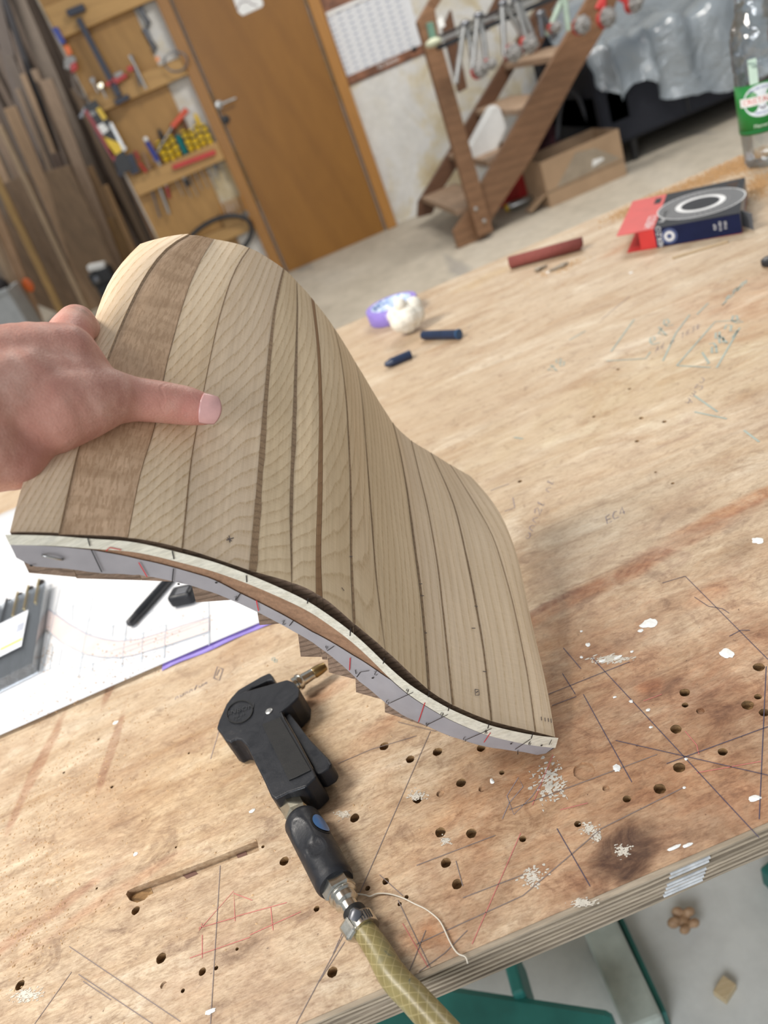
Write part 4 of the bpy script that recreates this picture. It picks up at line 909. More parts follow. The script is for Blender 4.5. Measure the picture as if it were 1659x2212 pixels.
plate('trigger_rib', [(775, 560), (800, 550), (985, 870), (1200, 1270), (1180, 1285), (960, 905)], 0.021, 0.0236, mat('bronze_rib', (0.10, 0.075, 0.05), 0.4, 0.5), gun, 0.0005)
lgd = gp(322, 600, 0.027)
lgd.z = TZ + 0.0275
ring = MB(); seg = 40; e1 = (gp(480, 545, .027) - gp(165, 640, .027)) / 2; e2 = (gp(300, 470, .027) - gp(345, 730, .027)) / 2; e1.z = e2.z = 0
for k in range(seg):
    pass
outer = [lgd + e1 * math.cos(2 * math.pi * k / seg) + e2 * math.sin(2 * math.pi * k / seg) for k in range(seg)]
inner = [lgd + (e1 * math.cos(2 * math.pi * k / seg) + e2 * math.sin(2 * math.pi * k / seg)) * .93 for k in range(seg)]
up = V((0, 0, .0005))
ring.add(outer + [p + up for p in outer] + [p + up for p in inner] + inner, [(i + a * seg, (i + 1) % seg + a * seg, (i + 1) % seg + ((a + 1) % 4) * seg, i + ((a + 1) % 4) * seg) for a in range(4) for i in range(seg)])
bdg = ring.build('badge_ring', M_GRIP, gun, smooth=30)
bt = MB(); ex = e1 / e1.length; ey = V((-ex.y, ex.x, 0))
add_text(bt, 'BNBON', 0.0072, lambda a, b_: lgd + ex * a + ey * (b_ + .002) + V((0, 0, .0003))); add_text(bt, 'typ 25', 0.0040, lambda a, b_: lgd + ex * a + ey * (b_ - .004) + V((0, 0, .0003))); add_text(bt, 'bar', 0.0036, lambda a, b_: lgd + ex * a + ey * (b_ - .0075) + V((0, 0, .0003)))
stuff(bt.build('badge_lettering', M_BLACK, bdg))
sc_ = gp(670, 590, .027); sc_.z = TZ + .0268
MB().lathe([(.0030, 0), (.0030, .0008), (.002, .0012)], sc_, (0, 0, 1), 16).build('pivot_pin', M_STEEL, gun, smooth=40)
def axial(a, b, prof, seg=28, mod=None, name='part', m_=None, parent=None, smooth=35):
    """profile (radius, fraction) between two points"""
    a, b = V(a), V(b); L = (b - a).length
    return MB().lathe([(r, f * L) for r, f in prof], a, b - a, seg, mod=mod).build(name, m_, parent, smooth=smooth)
n0, n1 = gp(985, 265, .014), gp(1350, 45, .012)
axial(n0, n1, [(.0062, -.05), (.0062, .05), (.0070, .07), (.0070, .16), (.0062, .2), (.0052, .24), (.0046, .55), (.0046, .58), (.0042, .6)], name='nozzle', m_=M_CHROME, parent=gun)
axial(n0.lerp(n1, .59), n1, [(.0047, 0), (.0050, .1), (.0046, .6), (.0036, .95), (.0022, 1), (.0016, .9)], name='nozzle_tip', m_=mat('bronze_tip', (0.27, 0.19, 0.085), 0.35, 1.0, .2, 100), parent=gun)
# brass hex between the gun and the coupling
h0, h1 = cp(270, 170, .014), cp(372, 365, .0135)
axial(h0, h1, [(.0098, -.1), (.0105, .02), (.0105, .12), (.0085, .16), (.0085, .20)], name='collar', m_=M_BRASS, parent=gun)
axial(h0, h1, [(.0060, .15), (.0094, .20), (.0094, .78), (.0070, .95), (.0060, 1.1)], seg=6, name='hex_nut', m_=M_BRASS, parent=gun, smooth=False)
s0, s1 = cp(368, 360, .0135), cp(695, 965, .0135)
ax_s = (s1 - s0).normalized(); u_s = ax_s.orthogonal().normalized(); w_s = ax_s.cross(u_s)
def ang_of(v): return math.atan2(v.dot(w_s), v.dot(u_s))
tocam = (CAM - (s0 + s1) / 2); tocam = (tocam - ax_s * tocam.dot(ax_s)).normalized(); side_ = -(IX - ax_s * IX.dot(ax_s)).normalized()
a_cam = ang_of(tocam); a_l = ang_of((tocam * .9 + side_ * .45)); a_r = ang_of((tocam * .75 - side_ * .65)); Ls = (s1 - s0).length
def dents(a, h):
    def dist(a1): return math.atan2(math.sin(a - a1), math.cos(a - a1))
    m_ = 1.0
    for a1, hc, wa, wh in ((a_l, .36, .55, .20), (a_l + math.pi, .36, .55, .20), (a_cam, .62, .5, .12)):
        q = (dist(a1) / wa) ** 2 + ((h / Ls - hc) / wh) ** 2
        if q < 1: m_ -= 0.16 * (1 - q) ** .6
    return m_
axial(s0, s1, [(.0080, 0), (.0108, .015), (.0122, .05)] + [(.0126, .05 + .9 * k / 40) for k in range(1, 40)] + [(.0122, .96), (.0112, .995), (.0088, 1.0)], seg=56, mod=dents, name='coupling_sleeve', m_=M_GUN, parent=gun, smooth=50)
bp = s0.lerp(s1, .34); nb = (tocam * .72 - side_ * .69).normalized(); rb = MB(); bg = MB()
for mb, sc, lift in ((rb, 1.22, .01285), (bg, 1.0, .0134)):
    sdv = ax_s.cross(nb).normalized(); pts = [V((0, 0, 0))]
    P = []
    for rr in (1.0, .5):
        for k in range(24):
            a = 2 * math.pi * k / 24; th_ = math.sin(a) * .46 * sc * rr
            P.append(bp + ax_s * math.cos(a) * .0082 * sc * rr + (nb * math.cos(th_) + sdv * math.sin(th_)) * lift)
    P.append(bp + nb * (lift + .0002)); fs = [(k, (k + 1) % 24, 24 + (k + 1) % 24, 24 + k) for k in range(24)] + [(24 + k, 24 + (k + 1) % 24, 48) for k in range(24)]
    mb.add(P, fs)
rb.build('badge_rim', M_GRIP, gun, smooth=True); bg.build('blue_badge', mat('badge_blue', (0.035, 0.12, 0.30), 0.3, 0, .1), gun, smooth=True)
k0, k1 = cp(672, 925, .0130), cp(840, 1205, .0110)
axial(k0, k1, [(.0100, -.06), (.0112, .0), (.0108, .06)], name='end_ring', m_=mat('grey_ring', (.22, .23, .26), .4), parent=gun)
axial(k0, k1, [(.0088, .04), (.0104, .07), (.0104, .36), (.0086, .42)], seg=6, name='hex_fitting', m_=M_CHROME, parent=gun, smooth=False)
axial(k0, k1, [(.0086, .40), (.0092, .44), (.0092, .50), (.0078, .54), (.0078, .70), (.0056, .76), (.0056, 1.1)], name='hose_barb', m_=M_CHROME, parent=gun)
q0, q1 = cp(845, 1195, .0105), cp(955, 1395, .0100)
axial(q0, q1, [(.0068, .0), (.0072, .1), (.0072, .80), (.0070, .82)], name='hose_end', m_=M_GRIP, parent=gun)
c0 = cp(905, 1265, .0105); axc = (q1 - q0).normalized()
axial(c0, c0 + axc * .0085, [(.0076, 0), (.0084, .02), (.0084, .98), (.0076, 1)], name='clamp_band', m_=M_CHROME, parent=gun)
for k in range(5):
    th_ = ang_of(tocam) - .25 - k * .16
    uu = axc.orthogonal().normalized(); ww = axc.cross(uu); tc2 = (tocam - axc * tocam.dot(axc)).normalized(); sd2 = axc.cross(tc2)
    an = .1 + k * .2; nrm = tc2 * math.cos(an) - sd2 * math.sin(an)
    MB().beam(c0 + axc * .0015 + nrm * .0084, c0 + axc * .0070 + nrm * .0084, .0007, .0006, up=nrm).build('clamp_slot', M_BLACK, gun)
sb0, sb1 = cp(835, 1330, .012), cp(800, 1440, .009)
MB().beam(cp(870, 1300, .014), cp(790, 1425, .010), .0115, .0100).build('clamp_screw_housing', M_CHROME, gun, bevel=.002)
scp = cp(855, 1275, .0165); axial(scp, scp + (sb0 - sb1).normalized() * .006, [(.0042, 0), (.0042, .7), (.003, 1)], seg=12, name='clamp_screw', m_=M_DSTEEL, parent=gun)
def hose_mat():
    mt, nt, b = newmat('braided_hose'); t = nd(nt, 'ShaderNodeTexCoord'); sp = nd(nt, 'ShaderNodeSeparateXYZ'); lk(nt, t.outputs['UV'], sp.inputs[0])
    def diag(sg):
        a = math_(nt, 'MULTIPLY', sp.outputs[0], 7.0); b2 = math_(nt, 'MULTIPLY', sp.outputs[1], 135.0 * sg)
        fr = math_(nt, 'FRACT', math_(nt, 'ADD', math_(nt, 'ADD', a, b2), 50.0)); return math_(nt, 'LESS_THAN', math_(nt, 'ABSOLUTE', math_(nt, 'SUBTRACT', fr, .5)), .06)
    ln = math_(nt, 'MAXIMUM', diag(1), diag(-1)); f = noise(nt, mapped(nt), 60, 4)
    base = ramp(nt, f, [(.3, (0.17, 0.13, 0.045, 1)), (.6, (0.245, 0.20, 0.08, 1)), (.70, (0.22, 0.19, 0.09, 1))])
    base = mixc(nt, math_(nt, 'MULTIPLY', ln, .55), base, (0.40, 0.33, 0.16, 1))
    sm = noise(nt, mapped(nt), 130, 5, .7, .8); base = mixc(nt, ramp(nt, sm, [(.64, (0, 0, 0, 1)), (.70, (.9, .9, .9, 1))]), base, (0.06, 0.085, 0.085, 1))
    lk(nt, base, b.inputs['Base Color']); b.inputs['Roughness'].default_value = .35; b.inputs['Subsurface Weight'].default_value = .15; b.inputs['Subsurface Radius'].default_value = (.004, .003, .001); b.inputs['Subsurface Scale'].default_value = 1.0
    return mt
hp_ = [(945, 1370, .0098), (1000, 1450, .0095), (1060, 1540, .0092), (1120, 1645, .0090), (1180, 1750, .0090), (1270, 1860, .0090), (1370, 1960, .0092), (1480, 2080, .0095), (1590, 2200, .0098), (1740, 2370, .0100), (1900, 2570, .0085)]
HP = [cp(*p) for p in hp_] + [cp(1990, 2690, .0) + V((0, -.012, -.02)), cp(2060, 2790, 0) + V((0, -.03, -.10)), cp(2060, 2790, 0) + V((.02, -.02, -.30))]
def spline(P, n=6):
    out = []
    for i in range(len(P) - 1):
        p0, p1, p2, p3 = P[max(i - 1, 0)], P[i], P[i + 1], P[min(i + 2, len(P) - 1)]
        for k in range(n):
            t = k / n; out.append(.5 * ((2 * p1) + (p2 - p0) * t + (2 * p0 - 5 * p1 + 4 * p2 - p3) * t * t + (3 * p1 - p0 - 3 * p2 + p3) * t ** 3))
    return out + [P[-1]]
HS = spline(HP)
MB().tube(HS, [0.0068 + .0013 * min(1, i / 25) for i in range(len(HS))], 28).build('air_hose', hose_mat(), gun, smooth=50)

# loose thread by the hose
th_ = [T(x, y, .0014) for x, y in [(770, 1933), (791, 1936), (801, 1939), (818, 1933), (844, 1934), (873, 1943), (897, 1955), (922, 1967), (946, 1986), (958, 2003), (975, 2040), (990, 2062), (1007, 2070), (1012, 2084)]]
tag(MB().tube(spline(th_, 4), .00045, 6).build('thread', mat('thread', (.66, .60, .50), .8), smooth=True), 'thin white thread curling over the bench beside the hose clamp', 'thread')

# ================================================================== drawing, pens
sh_y = 0.637; shx1 = -0.135; shx0 = -1.02; shy1 = 1.26
M_SHEET = mat('drawing_paper', (0.68, 0.68, 0.69), 0.8, 0, 0.03, 30)
def sheet(n, z, dx, wob):
    mb = MB(); rows = []
    for j in range(13):
        y = lerp(sh_y, shy1, j / 12); row = []
        for i in range(41):
            x = lerp(shx0, shx1 + dx, i / 40); row.append(V((x, y + wob * mnoise.noise(V((x * 6, 0, n))) + (0.004 * n if j == 0 else 0), TZ + z + .0010 * mnoise.noise(V((x * 5, y * 5, n))) + .0010)))
        rows.append(row)
    mb.grid(rows); return mb
dw = thing('technical_drawing', ((shx0 + shx1) / 2, sh_y + .3, TZ), 'large white paper drawing with a pink S curve under the pen case', 'drawing')
pg_ = sheet(0, .0035, 0, .0015).build('sheet', M_SHEET, dw, smooth=True, solid=.0006)
sheet(1, .0022, .004, .003).build('sheet', M_SHEET, dw, smooth=True, solid=.0006)
sheet(2, .0008, -.003, .003).build('sheet', M_SHEET, dw, smooth=True, solid=.0006)
def D(x, y): 
    p = onz(x / 2.183, 1080 + y / 2.183, TZ + .0046); p.z = TZ + .0050 + .0010 * mnoise.noise(V((p.x * 5, p.y * 5, 0))) + .0006; return p
upc = [(150, 440), (220, 510), (330, 590), (420, 640), (500, 662), (560, 670), (640, 664), (700, 650), (790, 620), (880, 590), (990, 556)]
loc_ = [(150, 560), (220, 612), (300, 680), (400, 730), (480, 745), (560, 747), (640, 735), (700, 715), (790, 690), (880, 660), (990, 622)]
def reso(P, n): return [poly_at(P, k / (n - 1)) for k in range(n)]
MB().grid([[D(*p) - V((0, 0, .0002)) for p in reso(upc, 40)], [D(*p) - V((0, 0, .0002)) for p in reso(loc_, 40)]]).build('pink_band', mat('pink_wash', (0.68, 0.565, 0.54), .8, 0, .05, 50), pg_)
M_DL = mat('drawing_line', (0.40, 0.45, 0.50), .8); M_DL2 = mat('drawing_line_dark', (0.36, 0.38, 0.45), .8)
for pts, w, m_ in [(upc, .0012, M_DL2), (loc_, .0009, M_DL)] + [(q, .0008, M_DL) for q in [((285, 420), (200, 810)), ((437, 460), (370, 840)), ((600, 570), (575, 795)), ((785, 590), (775, 750)), ((535, 590), (530, 650)), ((677, 630), (668, 770)), ((985, 480), (988, 690)), ((345, 490), (340, 580)), ((245, 545), (437, 460)), ((405, 640), (640, 560), (780, 505)), ((380, 795), (600, 720), (990, 575)), ((250, 690), (235, 800)), ((292, 700), (278, 780)), ((440, 770), (435, 810)), ((200, 810), (400, 740)), ((590, 660), (785, 590)), ((480, 730), (785, 640), (985, 560)), ((575, 790), (780, 700), (985, 630)), ((370, 840), (575, 745)), ((360, 600), (437, 560))]]:
    P = reso(pts, 30); MB().ribbon([D(*p) for p in P], w).build('drawn_line', m_, pg_)
# purple tape along the sheet's end
M_PURP = mat('purple_tape', (0.27, 0.20, 0.58), .5, 0, .08, 40)
tp = MB(); rows = []
for j, yy in enumerate((sh_y - .005, sh_y + .012)):
    rows.append([V((lerp(-.262, -.128, i / 12), yy + .001 * math.sin(i), TZ + .0014 + .0004 * math.sin(i * 1.3))) for i in range(13)])
tp.grid(rows); tag(tp.build('tape_strip', M_PURP, smooth=True, solid=.0005), 'strip of purple tape under the front edge of the drawing', 'tape')

# clear case of black drawing pens
def DP(x, y, z): return onz(x, y, TZ + .006 + z)
cTR, cBR = DP(101, 1246, .012), DP(72, 1424, .012)
ya = (cTR - cBR); ya.z = 0; LC = ya.length; ya.normalize(); xa = V((-ya.y, ya.x, 0))    # xa points left
cs0 = cBR.copy(); cs0.z = TZ + .0062
M_CLEAR, nt_, b_ = newmat('clear_plastic')
for n in list(nt_.nodes):
    if n.type != 'OUTPUT_MATERIAL': nt_.nodes.remove(n)
tr = nd(nt_, 'ShaderNodeBsdfTransparent'); tr.inputs[0].default_value = (.93, .95, .97, 1); gl = nd(nt_, 'ShaderNodeBsdfGlossy'); gl.inputs['Roughness'].default_value = .12; gl.inputs[0].default_value = (1, 1, 1, 1)
lw = nd(nt_, 'ShaderNodeLayerWeight'); lw.inputs[0].default_value = .35; mx = nd(nt_, 'ShaderNodeMixShader')
lk(nt_, math_(nt_, 'ADD', math_(nt_, 'MULTIPLY', lw.outputs['Fresnel'], .8), .05), mx.inputs[0]); lk(nt_, tr.outputs[0], mx.inputs[1]); lk(nt_, gl.outputs[0], mx.inputs[2])
out_ = [n for n in nt_.nodes if n.type == 'OUTPUT_MATERIAL'][0]; lk(nt_, mx.outputs[0], out_.inputs[0])
WC = .105
cse = thing('pen_case', cs0 + xa * WC / 2 + ya * LC / 2, 'clear plastic case holding black drawing pens on the paper', 'pen case')
def CP(u, v, z): return cs0 + xa * u + ya * v + V((0, 0, z))
rm = Matrix((xa, ya, V((0, 0, 1)))).transposed()
tray = MB(); HC = .013
tray.box(CP(WC / 2, LC / 2 - .01, .0006), (WC, LC, .0012), rm)
for u, v, su, sv in ((0, LC / 2 - .01, .0012, LC), (WC, LC / 2 - .01, .0012, LC), (WC / 2, -.01, WC, .0012)): tray.box(CP(u, v, HC / 2), (su, sv, HC), rm)
tray.build('tray', M_CLEAR, cse)
MB().box(CP(WC / 2, LC * .42, HC + .0006), (WC + .003, LC * .95, .0012), rm).build('lid', M_CLEAR, cse)
lb = MB().box(CP(.056, LC * .40, HC + .0016), (.080, LC * .42, .0004), rm).build('paper_label', mat('label_paper', (.70, .72, .76), .6, 0, .15, 160), cse)
MB().box(CP(.030, LC * .27, HC + .0020), (.026, .006, .0003), rm).build('yellow_stripe', mat('label_yellow', (.72, .72, .20), .6), lb)
MB().box(CP(.082, LC * .44, HC + .0020), (.020, .016, .0003), rm).build('blue_block', mat('label_blue', (.02, .05, .22), .6), lb)
for k in range(9): MB().box(CP(.022 + (k % 2) * .0006, LC * .38 + k * .0022, HC + .0020), (.009, .0008, .0003), rm).build('label_print', M_DL2, lb)
lt = MB(); add_text(lt, 'Fineliner', .010, lambda a, b2: CP(.050 - a, LC * .55 + b2, HC + .0020)); stuff(lt.build('label_lettering', M_DL2, lb))
M_PEN = mat('pen_black', (.012, .013, .016), .3, 0, .2, 60); M_GOLD = mat('pen_gold', (.62, .48, .22), .3, .9)
for k in range(7):
    a, b2 = CP(.010 + k * .0142, -.005, .0068), CP(.010 + k * .0142, LC + .004 - k * .004, .0068)
    po = thing('drawing_pen', a.lerp(b2, .5) - V((0, 0, .006)), ('black drawing pen in the clear case, %s from its right side' % ('first', 'second', 'third', 'fourth', 'fifth', 'sixth', 'seventh')[k]), 'pen', 'drawing pens in the clear case')
    d = (b2 - a).normalized(); L = (b2 - a).length
    MB().lathe([(.0030, 0), (.0058, .003), (.0058, L * .62)], a, d, 16).build('barrel', M_PEN, po, smooth=40)
    cpn = MB().lathe([(.0060, L * .62), (.0062, L * .64), (.0060, L * .97), (.0040, L)], a, d, 16).build('cap', M_PEN, po, smooth=40)
    MB().beam(a + d * L * .68 + V((0, 0, .0066)), a + d * L * .99 + V((0, 0, .0066)), .0022, .0010).build('clip', M_GOLD if k < 3 else M_PEN, cpn)
# single pen on the drawing
pa, pb = DP(278, 1349, .0045), DP(372, 1243, .0045)
pn = thing('felt_pen', pa.lerp(pb, .5) - V((0, 0, .0045)), 'black felt pen lying alone on the drawing under the panel', 'pen')
d = (pb - pa); L = d.length; d.normalize()
MB().lathe([(.0030, 0), (.0046, .002), (.0046, .014)], pa, d, 18).build('end_plug', M_BLACK, pn, smooth=40)
MB().lathe([(.0048, .014), (.0051, .02), (.0051, L * .9), (.0046, L)], pa, d, 18).build('barrel', M_PEN, pn, smooth=40)
# small black sharpener
sa = DP(398, 1288, .006)
sh = thing('pencil_sharpener', V((sa.x, sa.y, TZ + .0055)), 'small black rounded sharpener on the drawing beside the felt pen', 'sharpener')
rz = Matrix.Rotation(-.35, 3, 'Z')
MB().box((sa.x, sa.y, TZ + .0055 + .008), (.030, .022, .016), rz).build('sharpener_body', M_GUN, sh, bevel=.005, bseg=4)
MB().box(V((sa.x, sa.y, TZ + .0055 + .0166)) + rz @ V((.004, -.003, 0)), (.014, .010, .0014), rz).build('steel_blade', M_DSTEEL, sh, bevel=.0004)
# ================================================================== small things on the bench
def bottle_like(): pass
# purple tape roll
tb = onz(864, 708, TZ); tr_ = 0.050; tb = V((0.166, 1.425, TZ))
tape = thing('tape_roll', tb, 'roll of purple masking tape with a blue-white printed core near the far bench edge', 'tape roll')
MB().lathe([(.0395, 0.0005), (tr_ - .0008, 0.0005), (tr_, .0015), (tr_, .0255), (tr_ - .0008, .0265), (.0395, .0265), (.0395, .0005)], tb, (0, 0, 1), 56, cap=False).build('tape_windings', M_PURP, tape, smooth=40)
mt, nt, b = newmat('core_print'); v = mapped(nt, scale=(1, 1, 1.4)); vo = nd(nt, 'ShaderNodeTexVoronoi'); vo.inputs['Scale'].default_value = 130; lk(nt, v, vo.inputs[0])
lk(nt, ramp(nt, vo.outputs['Distance'], [(.35, (.30, .42, .68, 1)), (.55, (.72, .78, .88, 1))]), b.inputs['Base Color'])
MB().lathe([(.0365, 0.0008), (.0393, .0008), (.0393, .0275), (.0365, .0275), (.0365, .0008)], tb, (0, 0, 1), 56, cap=False).build('printed_core', mt, tape, smooth=40)
MB().lathe([(.0005, .021), (.02, .0205), (.0364, .019), (.0364, .017)], tb, (0, 0, 1), 40).build('core_filling', mt, tape, smooth=50)
fl = MB(); rr = tr_ + .0004
fl.grid([[V((tb.x + (rr + .0012 * math.sin(k)) * math.cos(a), tb.y + (rr + .0012 * math.sin(k)) * math.sin(a), tb.z + z)) for k, a in enumerate([-2.05 + j * .07 for j in range(6)])] for z in (.004, .014, .024)])
fl.build('loose_tape_end', mat('purple_tape_light', (.42, .34, .72), .45), tape, smooth=True, solid=.0006)

# white waxy lump
wc = onz(893, 727, TZ)
lump = MB(); wx = wc + V((.004, .026, 0)); s_ = .001
for dx, dy, dz, r in [(-.011, 0, .022, .021), (.012, .004, .024, .022), (-.019, .002, .034, .0135), (.019, .004, .037, .0150), (-.004, -.004, .050, .0110), (-.002, 0, .012, .016), (.002, -.004, .026, .020), (-.008, -.006, .012, .012), (.011, 0, .012, .012)]:
    lump.ball(wx + V((dx, dy, dz)), r, 14)
lm = remesh('wax_lump', lump, .0016, mat('white_wax', (.80, .76, .66), .6, 0, .08, 120, .4), None, V((wx.x, wx.y, TZ)), 2)
tag(lm, 'lobed off-white lump standing against the purple tape roll', 'lump')
zmin = min((v_.co.z for v_ in lm.data.vertices)); 
for v_ in lm.data.vertices: v_.co.z -= zmin - .0003

# two dark blue crayons
M_CRAY = mat('dark_blue_wax', (.010, .022, .060), .35, 0, .2, 90)
def hexstick(name, a, b, r, tip, label):
    a, b = V(a), V(b); L = (b - a).length; o = thing(name, V(((a.x + b.x) / 2, (a.y + b.y) / 2, TZ)), label, 'crayon')
    d = (b - a).normalized()
    if tip:
        MB().lathe([(r, 0), (r, L * .72)], a, d, 8).build('crayon_body', M_CRAY, o, smooth=20, bevel=.0008)
        MB().lathe([(r, L * .72), (r * .62, L * .94), (r * .35, L)], a, d, 12).build('crayon_tip', M_CRAY, o, smooth=40)
    else:
        MB().lathe([(r, 0), (r, L * .95), (r * .9, L * .96)], a, d, 8).build('crayon_body', M_CRAY, o, smooth=20, bevel=.0008)
        MB().lathe([(r * .95, L * .955), (r * 1.08, L * .965), (r * 1.08, L), (r * .8, L + .0006)], a, d, 16).build('end_cap', mat('cap_blue', (.02, .07, .16), .3), o, smooth=40)
    return o
hexstick('wax_crayon', onz(914, 724, TZ + .0080), onz(992, 722, TZ + .0080), .0078, False, 'straight dark blue crayon stub touching the white lump')
hexstick('wax_crayon', onz(888, 764, TZ + .0072), onz(831, 789, TZ + .0072), .0072, True, 'short pointed dark blue crayon lying in front of the tape roll')

# rolled red sandpaper
ra, rb_ = onz(1101, 566, TZ + .0125), onz(1256, 524, TZ + .0125)
d = (rb_ - ra).normalized(); sd = d.cross(V((0, 0, 1))).normalized(); up = V((0, 0, 1)); Lr = (rb_ - ra).length
rows = []
for i in range(2):
    row = []
    for k in range(70):
        a = k / 69 * 2 * math.pi * 2.4 - 1.2; r = .0066 + .0056 * k / 69
        row.append(ra + d * (Lr * i + (.004 * math.sin(k * .2) if i else 0)) + (sd * math.cos(a) + up * math.sin(a)) * r)
    rows.append(row)
sr = MB(); sr.grid(rows); so = sr.build('sandpaper_roll', mat('red_abrasive', (.235, .062, .05), .85, 0, .15, 300, .3), smooth=True, solid=.0007)
tag(so, 'dark red sandpaper rolled into a tube near the far bench edge', 'sandpaper')
so.location.z += TZ + .0004 - min((so.location + v_.co).z for v_ in so.data.vertices)
for i, (x, y, s1, lb_) in enumerate([(1172, 578, .010, 'small grey wood chip beside the red sandpaper roll'), (1207, 576, .013, 'pale crumbly wood chip right below the red sandpaper roll')]):
    c = onz(x, y, TZ + .003); mb = MB()
    for k in range(5): mb.box(c + V((random.uniform(-s1, s1), random.uniform(-.004, .004), random.uniform(-.001, .001))), (s1 * random.uniform(.6, 1.3), .006, .0035), Matrix.Rotation(random.uniform(-.6, .6), 3, 'Z') @ Matrix.Rotation(random.uniform(-.3, .3), 3, 'X'))
    o = remesh('wood_chip', mb, .0009, wood('chip_wood', (.20, .16, .12), (.42, .34, .24), scale=30), None, V((c.x, c.y, TZ)), 1); tag(o, lb_, 'wood chip')
    zm = min(v_.co.z for v_ in o.data.vertices)
    for v_ in o.data.vertices: v_.co.z -= zm - .0003
c0_, c1_ = onz(1452, 557, TZ + .0015), onz(1572, 521, TZ + .0015)
tag(MB().beam(c0_, c1_, .006, .0028).build('wood_sliver', wood('sliver', (.52, .37, .21), (.60, .45, .28), scale=20), bevel=.0006), 'thin wood sliver lying in front of the red and navy box', 'wood sliver')

# carton of an abrasive disc
zt = .0315
A_ = onz(1378, 501, TZ + zt); B_ = onz(1598, 460, TZ + zt); C_ = onz(1609, 383, TZ + zt)
bx = (B_ - A_); bx.z = 0; LBx = bx.length; bx.normalize(); by = C_ - B_; by.z = 0; WBy = by.length; by.normalize()      # the empty carton is squashed out of square
bo = V((A_.x, A_.y, TZ))
car = thing('disc_carton', bo + bx * LBx / 2 + by * WBy / 2, 'flat red and navy cardboard carton with a printed disc and open end', 'box')
rmb = Matrix((bx, by, V((0, 0, 1)))).transposed()
def BP(u, v_, z): return bo + bx * u + by * v_ + V((0, 0, z))
M_CNAVY = mat('carton_navy', (.006, .010, .042), .6, 0, .15, 40, 0, .2); M_CDARK = mat('carton_dark', (.022, .025, .032), .65, 0, .25, 30, 0, .18); M_CRED = mat('carton_red', (.55, .035, .032), .45, 0, .08, 50); M_CBR = mat('carton_inside', (.42, .30, .20), .8); M_CW = mat('carton_white', (.68, .68, .68), .5); M_CG = mat('carton_grey', (.10, .105, .115), .5)
RW = LBx * .165
t_ = .0010
MB().box(BP((LBx + RW) / 2, WBy / 2, zt - t_ / 2), (LBx - RW, WBy, t_), rmb).build('lid_panel', M_CDARK, car)
MB().box(BP(RW / 2 - .018, WBy / 2, zt - t_ / 2), (RW + .036, WBy, t_), rmb).build('red_lid_panel', M_CRED, car)
MB().box(BP((LBx + RW) / 2, t_ / 2, zt / 2), (LBx - RW, t_, zt - .0004), rmb).build('side_panel', M_CNAVY, car)
MB().box(BP(RW / 2, t_ / 2, zt / 2), (RW, t_, zt - .0004), rmb).build('red_side_panel', M_CRED, car)
MB().box(BP(LBx / 2, WBy - t_ / 2, zt / 2), (LBx, t_, zt - .0004), rmb).build('rear_panel', M_CNAVY, car)
MB().box(BP(LBx / 2 - .012, WBy / 2, t_ / 2 + .0003), (LBx + .024, WBy, t_), rmb).build('base_panel', M_CRED, car)
MB().box(BP(LBx - .001, WBy / 2, zt / 2), (t_, WBy * .96, zt * .9), rmb).build('end_flap', mat('flap_grey', (.40, .38, .36), .7), car)
MB().box(BP(LBx + .006, WBy * .10, zt * .45), (.0008, WBy * .22, zt * .8), Matrix.Rotation(.5, 3, 'Z') @ rmb).build('torn_flap', M_CG, car)
MB().box(BP(-.024, WBy * .9, zt * .5), (.0008, .018, zt * .9), Matrix.Rotation(.5, 3, 'Z') @ rmb).build('dust_flap', M_CBR, car)
def disc(u, v_, r, z, m_, name, parent, side=False, r_in=0):
    seg = 48; P = []
    for rr in (r, r_in):
        for k in range(seg):
            a = 2 * math.pi * k / seg
            P.append(BP(u + rr * math.cos(a), v_ + rr * math.sin(a), z) if not side else BP(u + rr * math.cos(a), -z, v_ + rr * math.sin(a)))
    return MB().add(P, [(k, (k + 1) % seg, seg + (k + 1) % seg, seg + k) for k in range(seg)]).build(name, m_, parent)
du, dv = LBx * .585, WBy * .47; dr_ = WBy * .37; z1 = zt + .0003
disc(du, dv, dr_, z1, M_CG, 'disc_print', car, r_in=dr_ * .60); disc(du, dv, dr_ * 1.01, z1 + .0001, M_CW, 'disc_outline', car, r_in=dr_ * .985)
disc(du, dv, dr_ * .58, z1 + .0001, M_CW, 'disc_ring', car, r_in=dr_ * .44)
for k in range(40):
    a = 2 * math.pi * k / 40; e = bx * math.cos(a) + by * math.sin(a); MB().ribbon([BP(du, dv, z1 + .0002) + e * dr_ * .66, BP(du, dv, z1 + .0002) + e * dr_ * .94], .0006).build('disc_ray', M_CDARK, car)
sdc = disc(LBx * .31, zt * .5, zt * .40, .0004, mat('carton_blue', (.06, .085, .19), .4), 'small_disc_print', car, True); disc(LBx * .31, zt * .5, zt * .26, .0006, M_CW, 'small_disc_ring', car, True, zt * .13)
def lettering(s, size, fn, m_, name='lettering'):
    mb = MB(); add_text(mb, s, size, fn); stuff(mb.build(name, m_, car))
lettering('HERZO', .0195, lambda a, b_: BP(RW * .62 + b_ * -1, WBy * .22 + a * 1, z1), M_CW)
lettering('HERZO', .0115, lambda a, b_: BP(RW + .0075 - b_, -.0006, zt * .5 + a), M_CW)
lettering('Rotocenter', .0125, lambda a, b_: BP(RW + .010 - b_, WBy * .30 + a, z1), M_CW)
lettering('EN13743', .0080, lambda a, b_: BP(LBx * .93 - b_, WBy * .76 + a, z1), M_CG)
